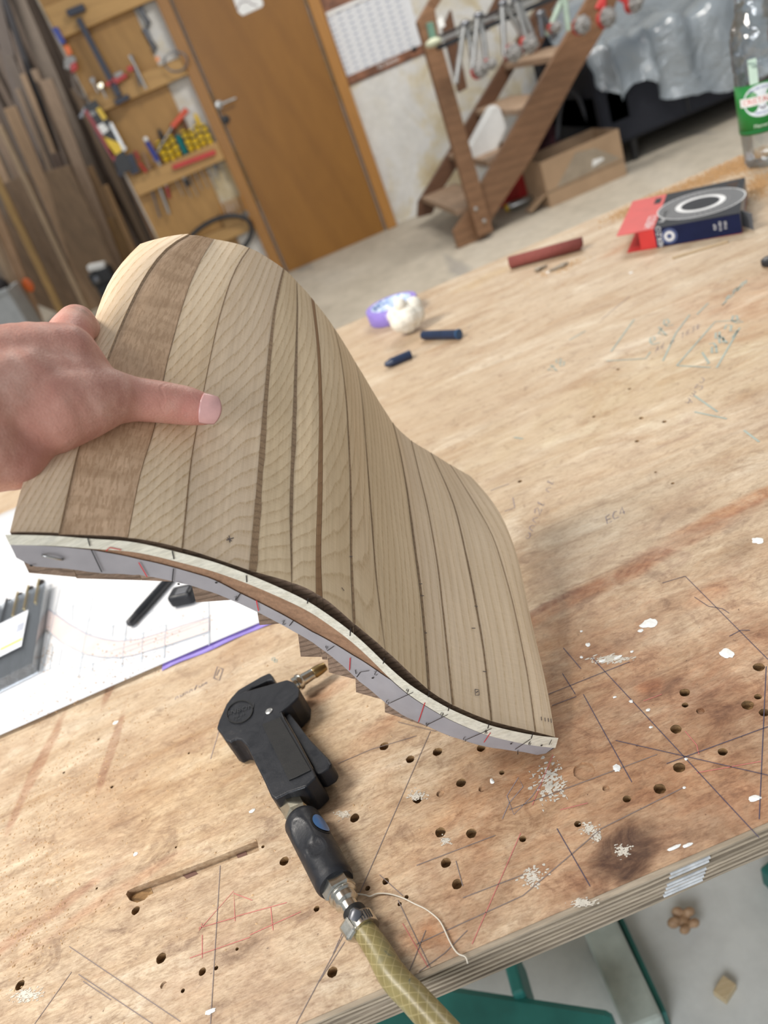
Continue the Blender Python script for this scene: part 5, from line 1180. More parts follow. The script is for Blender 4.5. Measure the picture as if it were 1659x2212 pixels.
lettering('REF', .0058, lambda a, b_: BP(LBx * .76 - b_, -.0006, zt * .55 + a), M_CW); lettering('01200', .0058, lambda a, b_: BP(LBx * .81 - b_, -.0006, zt * .55 + a), M_CW); lettering('P100', .0058, lambda a, b_: BP(LBx * .86 - b_, -.0006, zt * .55 + a), M_CW)
MB().box(BP(RW * .55, WBy * .82, z1), (.011, .030, .0003), rmb).build('black_tag', M_CDARK, car)
tri = [BP(LBx * .80, WBy * .90, z1), BP(LBx * .925, WBy * .72, z1), BP(LBx * .95, WBy * .92, z1)]
MB().add([p + V((0, 0, .0002)) for p in tri], [(0, 1, 2)]).build('torn_window', mat('torn_dark', (.03, .012, .006), .8), car)

# clear water bottle
bb = onz(1660, 350, TZ); bt_ = thing('water_bottle', bb, 'clear waisted plastic water bottle with a green label at the right frame edge', 'bottle')
def brad(px): return px * (bb - CAM).dot(FWD) / F
def bz(y): return 1.045 * (352 - y) * (bb - CAM).dot(FWD) / F / math.cos(R(16)) * .97
bpf = [(30, 352), (40, 350), (45, 340), (46.5, 325), (47, 309), (47.5, 275), (48, 232), (48.5, 189), (49, 155), (49, 112), (44, 96), (34, 70), (32, 58), (33, 42), (39, 17), (46, -6), (49, -30), (49, -70), (44, -95), (30, -125), (16, -150), (13, -160), (13, -172)]
prof = []
for (r0, y0), (r1, y1) in zip(bpf, bpf[1:]):
    for k in range(4): prof.append((brad(lerp(r0, r1, k / 4)), bz(lerp(y0, y1, k / 4)) + .0005))
prof.append((brad(13), bz(-172)))
def swirl(a, h):
    m_ = 1.0
    y = 352 - (h / (bz(0) / 352.0))
    if 20 < y < 175: m_ += .025 * math.sin(5 * a + h * 220) + .012 * math.sin(h * 420)
    if y > 318: m_ += .05 * math.sin(5 * a) * (y - 318) / 34
    return m_
M_PET, nt_, b_ = newmat('clear_bottle')
for n in list(nt_.nodes):
    if n.type != 'OUTPUT_MATERIAL': nt_.nodes.remove(n)
tr = nd(nt_, 'ShaderNodeBsdfTransparent'); tr.inputs[0].default_value = (.88, .91, .93, 1); gl = nd(nt_, 'ShaderNodeBsdfGlossy'); gl.inputs['Roughness'].default_value = .06
lw = nd(nt_, 'ShaderNodeLayerWeight'); lw.inputs[0].default_value = .42; mx = nd(nt_, 'ShaderNodeMixShader'); lk(nt_, math_(nt_, 'ADD', math_(nt_, 'MULTIPLY', lw.outputs['Fresnel'], .75), .06), mx.inputs[0])
lk(nt_, tr.outputs[0], mx.inputs[1]); lk(nt_, gl.outputs[0], mx.inputs[2]); lk(nt_, mx.outputs[0], [n for n in nt_.nodes if n.type == 'OUTPUT_MATERIAL'][0].inputs[0])
bm_ = bump_n = nd(nt_, 'ShaderNodeBump'); bm_.inputs['Strength'].default_value = .35; bm_.inputs['Distance'].default_value = .004
lk(nt_, noise(nt_, mapped(nt_, scale=(1, 1, .7)), 90, 2), bm_.inputs['Height']); lk(nt_, bm_.outputs[0], gl.inputs['Normal'])
MB().lathe(prof, bb, (0, 0, 1), 60, mod=swirl).build('bottle_shell', M_PET, bt_, smooth=60)
MB().lathe([(brad(14), bz(-158)), (brad(15), bz(-160)), (brad(15), bz(-176)), (brad(13), bz(-180))], bb, (0, 0, 1), 30).build('bottle_cap', M_BLUE, bt_, smooth=40)
M_GREEN = mat('label_green', (.012, .20, .035), .4, 0, .08)
tow = CAM - bb; a0 = math.atan2(tow.y, tow.x)
def BL(x, z, lift=0.0): r = brad(48.6) + .0008 + lift; a = a0 + x / r; return V((bb.x + r * math.cos(a), bb.y + r * math.sin(a), bb.z + z))
zl0, zl1 = bz(283), bz(192); zc = bz(222)
lbg = MB(); lbg.grid([[BL(lerp(-.075, .075, k / 48), z) for k in range(49)] for z in (zl0, (zl0 + zl1) / 2, zl1)]); lab = lbg.build('bottle_label', M_GREEN, bt_, smooth=True, solid=.0003)
ov = MB(); ov.add([BL(.026 * math.cos(k * math.pi / 16) * 1.25, zc - .001 + .026 * math.sin(k * math.pi / 16), .0006) for k in range(32)] + [BL(0, zc - .001, .0010)], [(k, (k + 1) % 32, 32) for k in range(32)]); ov.build('label_oval', mat('label_white', (.72, .78, .82), .5), lab)
bn = MB(); bn.grid([[BL(lerp(-.040, .040, k / 20), z, .0011) for k in range(21)] for z in (zc - .0068, zc + .0068)]); bn.build('label_banner', mat('banner_white', (.82, .82, .80), .5), lab)
def btext(s, size, x0, z0, m_, lift=.0014, arc=0.0):
    mb = MB(); add_text(mb, s, size, lambda a, b2: BL(x0 + a, z0 + b2 + arc * a * a, lift)); stuff(mb.build('label_lettering', m_, lab))
btext('CRISTALINE', .0125, 0, zc, mat('label_red', (.55, .04, .03), .5)); btext('EAU DE SOURCE', .0055, 0, zc + .0195, M_BLUE, .0014, -9); btext('CRISTALLINE', .0048, 0, zc - .021, M_BLUE, .0014, 9)
btext('Maman Papa', .0085, .004, zl0 + .0135, mat('label_script', (.62, .72, .60), .5))
MB().add([BL(x, z, .0010) for x, z in ((-.006, zc - .010), (.006, zc - .010), (.002, zc - .015), (-.002, zc - .015))], [(0, 1, 2, 3)]).build('label_emblem', mat('emblem', (.10, .06, .12), .6), lab)
MB().grid([[BL(x, z) for x in (-.017, -.010, -.003)] for z in (zl1, bz(148))]).build('back_label_strip', mat('pale_green', (.50, .66, .56), .6), bt_)
MB().grid([[BL(lerp(-.075, .075, k / 30), z, .0006) for k in range(31)] for z in (zl0 + .0045, zl0 + .0060)]).build('label_stripe', mat('stripe_green', (.03, .30, .10), .5), lab)
# rounded brown handle beside the bottle
hb_ = onz(1672, 196, TZ + 0.0)
wk = onz(1700, 250, TZ); kz = 0.11
kn_ = thing('turned_handle', V((wk.x, wk.y, TZ)), 'brown rounded wooden handle standing right of the bottle', 'handle')
MB().lathe([(.014, 0), (.018, .004), (.016, .05), (.012, .09), (.016, .125), (.021, .150), (.022, .168), (.016, .184), (.004, .190)], V((wk.x, wk.y, TZ)), (0, 0, 1), 24).build('grip', mat('brown_varnish', (.22, .085, .05), .25, 0, .15), kn_, smooth=50)
MB().lathe([(.0165, .088), (.0172, .090), (.0172, .098), (.0165, .100)], V((wk.x, wk.y, TZ)), (0, 0, 1), 24).build('ferrule', M_BRASS, kn_, smooth=40)
c = onz(1662, 572, TZ)
tag(MB().lathe([(.008, 0), (.010, .002), (.010, .008), (.006, .011)], c, (0, 0, 1), 20).build('screw_cap', M_BLACK, smooth=40), 'small black cap on the bench at the right frame edge', 'cap')

# sawdust
M_SAW = mat('sawdust', (.46, .275, .125), .9, 0, .35, 400); M_SAW2 = mat('sawdust_pale', (.50, .33, .18), .9, 0, .35, 400)
def dust(name, n, sampler, size, m_, label, z=TZ):
    mb = MB()
    for k in range(n):
        x, y = sampler(); p = onz(x, y, z)
        if p.y < TY0 + .01 or p.y > TY1 - .004: continue
        s1 = size * random.uniform(.5, 1.5); a = random.random() * 6.28
        e = V((math.cos(a), math.sin(a), 0)); f = V((-math.sin(a), math.cos(a), 0)); h = random.uniform(.3, .9) * s1
        mb.add([p + e * s1, p + f * s1 * .6, p - e * s1 * .9, p - f * s1 * .5, p + V((0, 0, h))], [(0, 1, 4), (1, 2, 4), (2, 3, 4), (3, 0, 4)])
    o = mb.build(name, m_); stuff(o); tag(o, label, 'sawdust'); return o
def gauss(cx, cy, sx, sy, sl=-.42):
    def f():
        a = random.gauss(0, sx); return (cx + a, cy + sl * a + random.gauss(0, sy))
    return f
def pick(*fs): return lambda: random.choice(fs)()
dust('sawdust_heap', 9000, pick(gauss(1560, 372, 34, 9), gauss(1590, 356, 26, 9), gauss(1620, 352, 22, 10), gauss(1450, 414, 44, 6), gauss(1370, 450, 34, 6), gauss(1520, 388, 34, 8), gauss(1640, 400, 14, 12)), .0017, M_SAW, 'orange sawdust heaped along the far bench edge behind the carton')
dust('sawdust_scatter', 1500, pick(gauss(120, 1730, 90, 70), gauss(60, 1850, 70, 90), gauss(220, 1650, 90, 60), gauss(70, 2000, 60, 60), gauss(520, 1600, 200, 180)), .0009, M_SAW2, 'fine sawdust crumbs scattered over the left front of the bench')
dust('sawdust_on_drawing', 420, pick(gauss(100, 1520, 60, 24), gauss(240, 1440, 70, 30), gauss(330, 1390, 70, 20), gauss(95, 1400, 14, 30, 0)), .0009, M_SAW, 'sawdust specks lying on the white drawing', TZ + .0058)
dust('sawdust_by_roll', 300, pick(gauss(1190, 585, 26, 5), gauss(1230, 575, 18, 4)), .0014, M_SAW, 'sawdust beside the red sandpaper roll')
M_KNOB = mat('cast_grey', (.30, .29, .28), .5, .4, .3, 60); M_PAD = mat('pad_red', (.40, .04, .035), .5); M_ARM = mat('clamp_arm', (.42, .42, .41), .35, .7, .15, 20)
# ================================================================== tool board on the wall
def wp(pts, Y): return [ony(x, y, Y) for x, y in pts]
def wslab(name, pts, Y, t, m_, parent, bev=0.0):
    """a solid whose outline is given at distance Y, going back by t"""
    return MB().prism(wp(pts, Y), (0, t, 0)).build(name, m_, parent, bevel=bev)
def wtube(name, pts, Y, r, m_, parent, seg=10):
    return MB().tube([ony(x, y, Y) for x, y in pts], r, seg).build(name, m_, parent, smooth=40)
YB = 6.05
tbd = thing('tool_board', (-.46, WY, .25), 'plywood tool board with four horizontal holder rails left of the door', 'tool board')
MB().box((-.46, WY - .012, 1.26), (.52, .022, 2.1)).build('backing_panel', M_PLY, tbd)
for z0, z1 in ((1.88, 2.06), (1.43, 1.54), (.88, 1.0), (.385, .475)):
    MB().box((-.375, WY - .058, (z0 + z1) / 2), (.66, .06, z1 - z0)).build('holder_rail', M_PLYH, tbd, bevel=.003)
YT = 5.985
def gadget(name, x, y, Y, label, cat, group=None):
    return thing(name, ony(x, y, Y), label, cat, group)
g = gadget('bar_clamp', 210, 120, YT, 'long dark blue-grey bar clamp with blocks at both ends on the tool board', 'clamp')
wslab('bar', [(163, 42), (174, 37), (264, 205), (252, 211)], YT, .03, M_NAVY, g, .002); wslab('upper_jaw', [(141, 22), (178, 7), (185, 22), (148, 36)], YT - .01, .05, M_NAVY, g, .003); wslab('lower_jaw', [(245, 217), (275, 203), (281, 213), (252, 228)], YT - .01, .05, M_NAVY, g, .003)
g = gadget('spray_gun', 148, 120, YT, 'small spray gun with blue and orange handle hanging at the tool board edge', 'spray gun')
wslab('blue_handle', [(111, 62), (123, 57), (142, 92), (132, 97)], YT, .03, M_BLUE, g, .004); wslab('orange_grip', [(137, 100), (147, 96), (156, 115), (146, 122)], YT, .03, M_ORANGE, g, .004)
wslab('metal_head', [(138, 128), (150, 119), (162, 122), (166, 140), (152, 152), (138, 148)], YT - .01, .05, M_KNOB, g, .006); wslab('red_cup', [(150, 141), (163, 132), (168, 148), (155, 159)], YT - .03, .05, M_RED, g, .006)
wtube('rubber_hose', [(160, 158), (158, 175), (162, 192), (174, 206), (190, 215)], YT, .010, mat('hose_grey', (.16, .13, .11), .6), g)
g = gadget('hand_plane', 255, 165, YT, 'small red tool resting on the second rail of the tool board', 'hand tool')
wslab('red_body', [(226, 180), (246, 166), (272, 158), (276, 166), (250, 182), (230, 188)], YT, .04, M_RED, g, .005); wslab('red_knob', [(272, 146), (284, 140), (290, 150), (278, 158)], YT - .01, .04, M_RED, g, .006); wslab('grey_iron', [(244, 160), (262, 152), (266, 160), (250, 170)], YT - .01, .03, M_KNOB, g, .003)
g = gadget('pincers', 300, 155, YT, 'long grey steel pincers hanging over the second rail', 'pliers')
wtube('jaw_arm', [(279, 120), (292, 142), (304, 168), (316, 192)], YT, .009, M_STEEL, g); wtube('jaw_arm', [(284, 118), (290, 140), (298, 168), (304, 186)], YT, .008, M_DSTEEL, g)
g = gadget('wire_coil', 380, 133, YT, 'thin dark wire ring hanging at the right end of the second rail', 'wire ring')
wtube('ring', [(380 + 25 * math.cos(a), 133 + 22 * math.sin(a)) for a in [k * math.pi / 12 for k in range(25)]], YT, .006, M_DSTEEL, g); wtube('hook', [(352, 128), (362, 118), (376, 112)], YT, .007, M_STEEL, g); wslab('copper_tag', [(335, 124), (342, 120), (346, 130), (338, 134)], YT, .02, mat('copper', (.6, .25, .12), .4, .6), g)
for i, (x, y, lb) in enumerate([(200, 178, 'small silver spanner at the left end of the second rail'), (218, 190, 'short brass-coloured bit beside the silver spanner')]):
    g = gadget('spanner', x, y, YT, lb, 'hand tool'); wtube('shank', [(x - 3, y - 8), (x + 12, y + 22)], YT, .006, M_STEEL, g); wslab('head', [(x - 8, y - 8), (x + 2, y - 13), (x + 6, y - 3), (x - 3, y + 3)], YT - .005, .025, M_KNOB if i == 0 else M_BRASS, g, .003)
# saw in its printed sleeve
g = gadget('packed_saw', 235, 300, YT - .03, 'saw in a black and yellow printed card sleeve hanging left of the rails', 'saw')
wslab('sleeve', [(181, 229), (206, 215), (234, 258), (264, 320), (290, 366), (262, 376), (246, 352), (205, 290)], YT - .02, .02, M_BLACK, g, .002)
for nm, pts, mm in (('red_border', [(181, 240), (187, 236), (250, 336), (246, 350)], mat('dull_red', (.30, .03, .035), .4)), ('yellow_field', [(221, 294), (258, 309), (266, 324), (244, 339)], M_YEL), ('yellow_tag', [(207, 236), (215, 231), (231, 255), (223, 260)], M_YEL), ('pale_print', [(209, 272), (222, 265), (236, 280), (222, 291)], M_WHITE), ('silver_strip', [(236, 267), (241, 264), (270, 318), (264, 322)], M_STEEL), ('grey_print', [(192, 243), (203, 239), (208, 246), (198, 252)], mat('grey_print', (.3, .3, .3), .5))):
    wslab(nm, pts, YT - .026, .005, mm, g)
wslab('white_seal', [(268 + 5 * math.cos(a), 321 + 5 * math.sin(a)) for a in [k * math.pi / 6 for k in range(12)]], YT - .034, .008, M_WHITE, g); wslab('saw_handle', [(246, 346), (286, 330), (302, 372), (284, 378), (274, 356), (262, 362), (268, 382), (256, 380)], YT - .015, .03, M_NAVY, g, .003); wslab('steel_tip', [(170, 252), (184, 226), (188, 232), (176, 256)], YT - .01, .01, M_DSTEEL, g)
g = gadget('marking_tool', 330, 325, YT, 'white-tipped blue handled tool standing in the third rail', 'hand tool'); wtube('blue_handle', [(317, 306), (341, 348)], YT, .016, M_BLUE, g); MB().ball(ony(315, 301, YT), .017, 12).build('white_end', M_WHITE, g, smooth=True); wtube('ferrule', [(341, 348), (346, 358)], YT, .011, M_STEEL, g)
g = gadget('putty_knife', 285, 350, YT, 'dark red handled tool at the left end of the third rail', 'hand tool'); wtube('red_handle', [(291, 326), (300, 345)], YT, .012, mat('dull_red', (.3, .03, .035), .4), g); wtube('lower_handle', [(300, 350), (316, 372)], YT, .010, M_RED, g); wslab('blade', [(305, 328), (311, 326), (328, 364), (320, 368)], YT, .012, mat('old_wood', (.24, .14, .08), .6), g)
g = gadget('long_screwdriver', 385, 262, YT, 'screwdriver with an orange-red handle leaning above the third rail', 'screwdriver'); wtube('handle', [(372, 274), (382, 263), (404, 236)], 6.04, .019, mat('salmon_red', (.66, .11, .06), .4), g); wtube('shaft', [(332, 348), (345, 318), (372, 274)], 6.04, .006, M_STEEL, g)
cols = [M_YEL, M_YEL, M_YEL, mat('teal_plastic', (.0, .16, .17), .4), M_YEL, M_YEL, M_YEL, M_YEL]
ordn = ('first', 'second', 'third', 'fourth', 'fifth', 'sixth', 'seventh', 'eighth')
for i in range(8):
    xw = -.42 + i * .047; zz = 1.0 + (.0 if i % 2 else .012); yw = WY - .062
    o = thing('screwdriver', (xw, yw, zz), ('teal handled screwdriver standing among the yellow ones in the third rail' if i == 3 else 'yellow and black screwdriver in the third rail, %s from the left' % ordn[i]), 'screwdriver', 'screwdrivers in the third rail')
    MB().lathe([(.007, -.01), (.012, .0), (.019, .02), (.020, .05), (.016, .075), (.020, .10), (.018, .125), (.008, .135)], (xw, yw, zz), (0, 0, 1), 10, mod=lambda a, h: 1 + .08 * math.cos(5 * a)).build('handle', cols[i], o, smooth=30)
    if i != 3:
        for hh in (.03, .075, .11): MB().lathe([(.0195, hh), (.0205, hh + .003), (.0205, hh + .010), (.0195, hh + .013)], (xw, yw, zz), (0, 0, 1), 10).build('black_band', M_BLACK, o, smooth=30)
    MB().cyl((xw, yw, zz - .24 - .02 * (i % 3)), (xw, yw, zz - .008), .0035, 8).build('shaft', M_STEEL, o, smooth=40)
for i in range(4):
    xw = -.38 + i * .09
    o = thing('small_screwdriver', (xw, WY - .05, 1.14), 'brown wooden handled tool behind the yellow screwdrivers, %s from the left' % ordn[i], 'hand tool', 'tools behind the screwdrivers')
    MB().lathe([(.010, 0), (.015, .03), (.012, .07), (.005, .08)], (xw, WY - .042, 1.13), (0, 0, 1), 10).build('handle', (M_BLACK, mat('dark_wood', (.14, .06, .03), .5), mat('dark_wood', (.14, .06, .03), .5), M_YEL)[i], o, smooth=40); MB().cyl((xw, WY - .042, 1.002), (xw, WY - .042, 1.13), .004, 8).build('shaft', M_STEEL, o)
a, b = ony(373, 362, 6.016), ony(465, 328, 6.016)
tag(MB().beam(a, b, .022, .03).build('red_ruler', mat('ruler_red', (.50, .04, .035), .45), bevel=.003), 'red bar fixed along the front of the third rail', 'bar')
for i, (x0_, y0_, x1_, y1_, r, lb) in enumerate([(328, 412, 346, 470, .007, 'thin dark blade hanging left below the third rail'), (346, 408, 366, 462, .011, 'grey steel chisel hanging below the third rail'), (360, 404, 366, 428, .012, 'short dark red file hanging below the third rail'), (400, 388, 408, 402, .016, 'stubby black tool end below the screwdrivers'), (462, 352, 470, 366, .010, 'dark tool end below the right end of the third rail')]):
    g = gadget('hanging_tool', x0_, y0_, YB, lb, 'hand tool'); wtube('blade', [(x0_, y0_), (x1_, y1_)], YB, r, (M_DSTEEL, M_STEEL, mat('dull_red', (.3, .03, .035), .4), M_BLACK, M_DSTEEL)[i], g); wtube('tang', [(x0_ - 6, y0_ - 14), (x0_, y0_)], YB, r * .6, M_STEEL, g)
g = gadget('rubber_belt', 470, 500, YT, 'black rubber belt lying in a loop on the lowest rail', 'belt'); wtube('belt_loop', [(470 + 74 * math.cos(a), 522 + 50 * math.sin(a) - 26 * math.cos(a)) for a in [-.15 - k * math.pi / 14 for k in range(29)]], YT, .017, M_BLACK, g)
g = gadget('stick_rack', 505, 455, YB, 'small wooden rack of thin sticks right above the lowest rail', 'rack'); wslab('rack_block', [(480, 476), (520, 458), (528, 474), (488, 492)], YB - .03, .05, M_PLYH, g, .002)
for k in range(6): wtube('stick', [(474 + k * 9, 440 - k * 3.6), (486 + k * 9, 472 - k * 3.6)], YB - .01, .009, M_CASE, g, 6)
for i, (x, y, lb) in enumerate([(308, 30, 'upper black iron hook on the plaster beside the tool board'), (322, 84, 'lower rusty black hook on the plaster beside the tool board')]):
    g = gadget('iron_hook', x, y, WY - .02, lb, 'hook'); wtube('hook_arm', [(x - 12, y - 22), (x, y), (x + 14, y + 20), (x + 8, y + 26)], WY - .03, .016, M_DSTEEL, g); wslab('hook_plate', [(x - 14, y - 22), (x - 4, y - 26), (x + 6, y - 2), (x - 4, y + 3)], WY - .03, .028, M_DSTEEL, g, .002)

# ================================================================== timber store on the left
def board(x0_, y0_, x1_, y1_, wpx, Y, col, label, nm='timber_board', full=True, t=.045):
    a, b = ony(x0_, y0_, Y), ony(x1_, y1_, Y); d = (b - a)
    if y0_ <= 2: a = a - d * (4.6 - a.z) / abs(d.z) if a.z < 4.6 else a
    b = b + d * (b.z / abs(d.z)) if full and d.z < 0 else b
    b.z = max(b.z, 0.002); w_ = wpx * (a - CAM).dot(FWD) / F if y0_ > 2 else wpx * (b - CAM).dot(FWD) / F
    key = 'timber_%d' % int(col[0] * 1000 + col[2] * 77)
    m_ = wood(key, tuple(c * 1.3 for c in col), tuple(c * 2.0 for c in col), axis=2, scale=2.2, stretch=9, rough=.7, rings=.3, fib=.2)
    o = MB().beam(b, a, w_, t, up=(0, 1, 0)).build(nm, m_, bevel=.003); tag(o, label, 'board', 'boards in the timber store'); return o
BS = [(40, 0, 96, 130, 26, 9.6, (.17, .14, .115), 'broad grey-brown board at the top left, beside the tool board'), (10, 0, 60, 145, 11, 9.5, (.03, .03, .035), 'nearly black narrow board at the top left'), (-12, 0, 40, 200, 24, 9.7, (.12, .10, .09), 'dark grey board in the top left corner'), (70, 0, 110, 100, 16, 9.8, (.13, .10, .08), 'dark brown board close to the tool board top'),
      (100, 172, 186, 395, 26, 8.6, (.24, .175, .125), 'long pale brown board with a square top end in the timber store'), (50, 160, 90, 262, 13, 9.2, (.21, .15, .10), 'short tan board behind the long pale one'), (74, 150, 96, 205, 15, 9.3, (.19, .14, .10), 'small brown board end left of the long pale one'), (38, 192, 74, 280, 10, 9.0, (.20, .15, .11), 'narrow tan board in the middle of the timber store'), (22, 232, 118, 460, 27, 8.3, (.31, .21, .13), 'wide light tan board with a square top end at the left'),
      (0, 272, 112, 510, 11, 8.1, (.33, .245, .16), 'slim pale board leaning at the far left'), (140, 30, 210, 190, 18, 9.9, (.075, .06, .05), 'dark board next to the spray gun'), (160, 190, 225, 330, 16, 9.4, (.10, .07, .045), 'dark brown board left of the packed saw'), (228, 400, 300, 565, 12, 8.0, (.26, .155, .07), 'narrow orange-brown board below the packed saw'), (272, 370, 338, 520, 13, 7.6, (.17, .095, .05), 'thin red-brown lath left of the tool board foot'), (190, 360, 262, 520, 22, 8.9, (.15, .095, .05), 'deep brown board behind the curved panel'),
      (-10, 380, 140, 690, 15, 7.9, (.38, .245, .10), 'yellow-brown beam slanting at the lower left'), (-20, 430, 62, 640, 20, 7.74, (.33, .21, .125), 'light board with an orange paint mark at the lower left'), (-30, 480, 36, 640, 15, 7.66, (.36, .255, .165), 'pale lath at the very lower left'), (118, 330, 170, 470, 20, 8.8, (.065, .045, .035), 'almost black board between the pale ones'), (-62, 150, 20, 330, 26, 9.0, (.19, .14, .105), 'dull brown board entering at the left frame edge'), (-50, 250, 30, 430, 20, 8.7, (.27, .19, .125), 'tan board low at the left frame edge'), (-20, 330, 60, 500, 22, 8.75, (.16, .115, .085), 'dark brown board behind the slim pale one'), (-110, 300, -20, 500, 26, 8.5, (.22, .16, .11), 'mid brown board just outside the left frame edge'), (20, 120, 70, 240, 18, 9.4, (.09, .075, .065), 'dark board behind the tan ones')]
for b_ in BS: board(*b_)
ORD = ('first', 'second', 'third', 'fourth', 'fifth', 'sixth', 'seventh', 'eighth', 'ninth', 'tenth', 'eleventh', 'twelfth', 'thirteenth', 'fourteenth', 'fifteenth')
nb = 0
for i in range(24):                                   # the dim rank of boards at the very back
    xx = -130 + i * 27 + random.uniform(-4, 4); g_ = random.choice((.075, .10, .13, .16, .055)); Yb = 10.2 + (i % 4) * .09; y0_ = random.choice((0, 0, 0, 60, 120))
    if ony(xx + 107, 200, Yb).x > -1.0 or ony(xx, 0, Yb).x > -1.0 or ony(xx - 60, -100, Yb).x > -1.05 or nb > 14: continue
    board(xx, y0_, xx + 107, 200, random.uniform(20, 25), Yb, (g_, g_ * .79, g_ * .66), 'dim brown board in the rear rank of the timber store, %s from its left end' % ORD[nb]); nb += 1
pp = ony(61, 616, 7.66)
bo_ = [o for o in bpy.data.objects if o.get('label', '').startswith('light board with an orange')][0]
MB().ball(pp, .05, 12, sq=(.9, .25, 1.3)).build('orange_mark', M_ORANGE, bo_, smooth=True)
for pts, Y, col, lb in [([(96, 372), (150, 356), (262, 610), (214, 660), (150, 560)], 8.18, (.23, .15, .085), 'brown sheet of board leaning below the long pale one'), ([(0, 400), (60, 372), (150, 600), (120, 640), (40, 640)], 8.45, (.20, .135, .085), 'large dull brown sheet at the left edge'), ([(160, 480), (250, 470), (300, 580), (230, 680), (190, 640)], 8.72, (.24, .14, .05), 'orange-brown sheet low behind the curved panel')]:
    P = wp(pts, Y); zmin_ = min(p.z for p in P)
    lows = sorted(P, key=lambda p: p.z)[:2]
    for p in lows: p.z = .003
    o = MB().prism(P, (0, .03, 0)).build('board_sheet', wood('sheet_%d' % int(col[0] * 999), tuple(c * 1.1 for c in col), tuple(c * 1.5 for c in col), axis=2, scale=1.4, stretch=5, rings=.3), bevel=.002); tag(o, lb, 'board')
# crate and machine on the store floor
cr = ony(20, 690, 7.2); cr.z = 0
ct_ = thing('plastic_crate', cr, 'pale grey plastic crate with a brown strap on the floor at the left', 'crate')
e0 = ony(-30, 640, 7.2); e1 = ony(60, 640, 7.2)
cz = max(.30, ony(30, 620, 7.2).z)
M_CRATE = mat('crate_grey', (.42, .44, .45), .6, 0, .12, 12)
wd_ = .62; cx_ = ony(52, 690, 7.2).x - wd_ / 2
for nm, bxp, bs in (('crate_base', (cx_, 7.4, .02), (wd_, .4, .04)), ('crate_wall', (cx_, 7.2, cz / 2), (wd_, .02, cz)), ('crate_wall', (cx_, 7.6, cz / 2), (wd_, .02, cz)), ('crate_wall', (cx_ - wd_ / 2, 7.4, cz / 2), (.02, .4, cz)), ('crate_wall', (cx_ + wd_ / 2, 7.4, cz / 2), (.02, .4, cz)), ('crate_rim', (cx_, 7.19, cz), (wd_ + .04, .05, .035)), ('brown_strap', (cx_ + .08, 7.185, cz / 2), (.03, .012, cz))):
    MB().box(bxp, bs).build(nm, M_CRATE if nm != 'brown_strap' else M_CASE, ct_, bevel=.004)
bk = MB()
for k in range(9): bk.ball((cx_ + random.uniform(-.2, .2), 7.4 + random.uniform(-.1, .1), cz + random.uniform(-.04, .03)), random.uniform(.07, .11), 10)
bgk = remesh('black_bag', bk, .012, mat('bag_black', (.02, .02, .024), .5), None, V((cx_, 7.4, cz)), 2); tag(bgk, 'crumpled black bag lying in the pale grey crate', 'bag')
mc = ony(222, 610, 7.0); mz = mc.z
mo = thing('bench_machine', (mc.x, mc.y + .1, 0), 'small black and white machine behind the top of the curved panel', 'machine')
MB().box((mc.x, 7.1, (mz - .02) / 2), (.16, .16, mz - .02)).build('stand', M_BLACK, mo, bevel=.01); MB().box((mc.x + .01, 7.08, mz + .04), (.20, .17, .12)).build('housing', M_BLACK, mo, bevel=.02); MB().box((mc.x + .01, 7.07, mz + .125), (.15, .12, .05), Matrix.Rotation(.2, 3, 'Y')).build('white_cover', M_WHITE, mo, bevel=.015); MB().lathe([(.03, 0), (.03, .02), (.01, .03)], (mc.x - .03, 6.99, mz + .04), (0, -1, 0), 16).build('dial', M_DSTEEL, mo, smooth=40)

# ================================================================== stair
M_ST = wood('stair_wood', (.21, .105, .05), (.29, .155, .08), (.15, .07, .03), axis=0, scale=2.5, stretch=8, rough=.5, rings=.3); M_STD = wood('stair_wood_dark', (.12, .055, .027), (.17, .08, .04), axis=0, scale=2.5, stretch=8, rough=.55, rings=.3); M_TRD = wood('tread_wood', (.36, .235, .15), (.46, .32, .215), axis=1, scale=2.5, stretch=8, rough=.65, rings=.25)
stw = thing('wooden_stair', (1.5, 5.1, 0), 'open brown wooden stair with two stringers and pale treads right of the door', 'stair')
wslab('stringer', [(980, 501), (1013, 452), (1040, 398), (1222, 81), (1269, 0), (1330, -106), (1394, -106), (1334, 0), (1316, 47), (1250, 157), (1156, 332), (1065, 470), (1046, 516), (990, 537)], 4.66, .045, M_ST, stw, .004)
P = wp([(905, 436), (1093, 125), (1170, 0), (1232, -100), (1270, -100), (1207, 0), (1115, 144), (1018, 313), (950, 420), (935, 462), (903, 470)], 5.58)
MB().prism(P, (0, .045, 0)).build('stringer', M_STD, stw, bevel=.004)
for k in range(4):
    xk = 1.10 + .262 * k; zk = .185 + .187 * k
    MB().box((xk + .125, (4.712 + 5.575) / 2, zk), (.25, 5.575 - 4.712, .035)).build('tread', M_TRD, stw, bevel=.004)
nw = MB().prism(wp([(902, 47), (926, 6), (940, 20), (948, 72), (1066, 500), (1034, 513)], 4.60), (0, .055, 0)).build('newel_post', M_ST, stw, bevel=.004)
wslab('handrail', [(926, 6), (940, 22), (1010, -90), (996, -104)], 4.62, .06, M_ST, stw, .006)
for x, y in ((1028, 451), (1046, 477)): MB().lathe([(.011, 0), (.011, .006), (.007, .009)], ony(x, y, 4.598), (0, -1, 0), 12).build('bolt', M_STEEL, nw, smooth=40)
wslab('rear_newel', [(958, 60), (975, 20), (1010, 190), (992, 200)], 5.52, .05, M_STD, stw, .004)
wslab('brace', [(1040, 60), (1075, -10), (1098, -10), (1056, 66)], 5.5, .04, M_STD, stw)
wslab('brace', [(1140, 110), (1180, 20), (1200, 28), (1160, 118)], 5.4, .04, M_STD, stw)

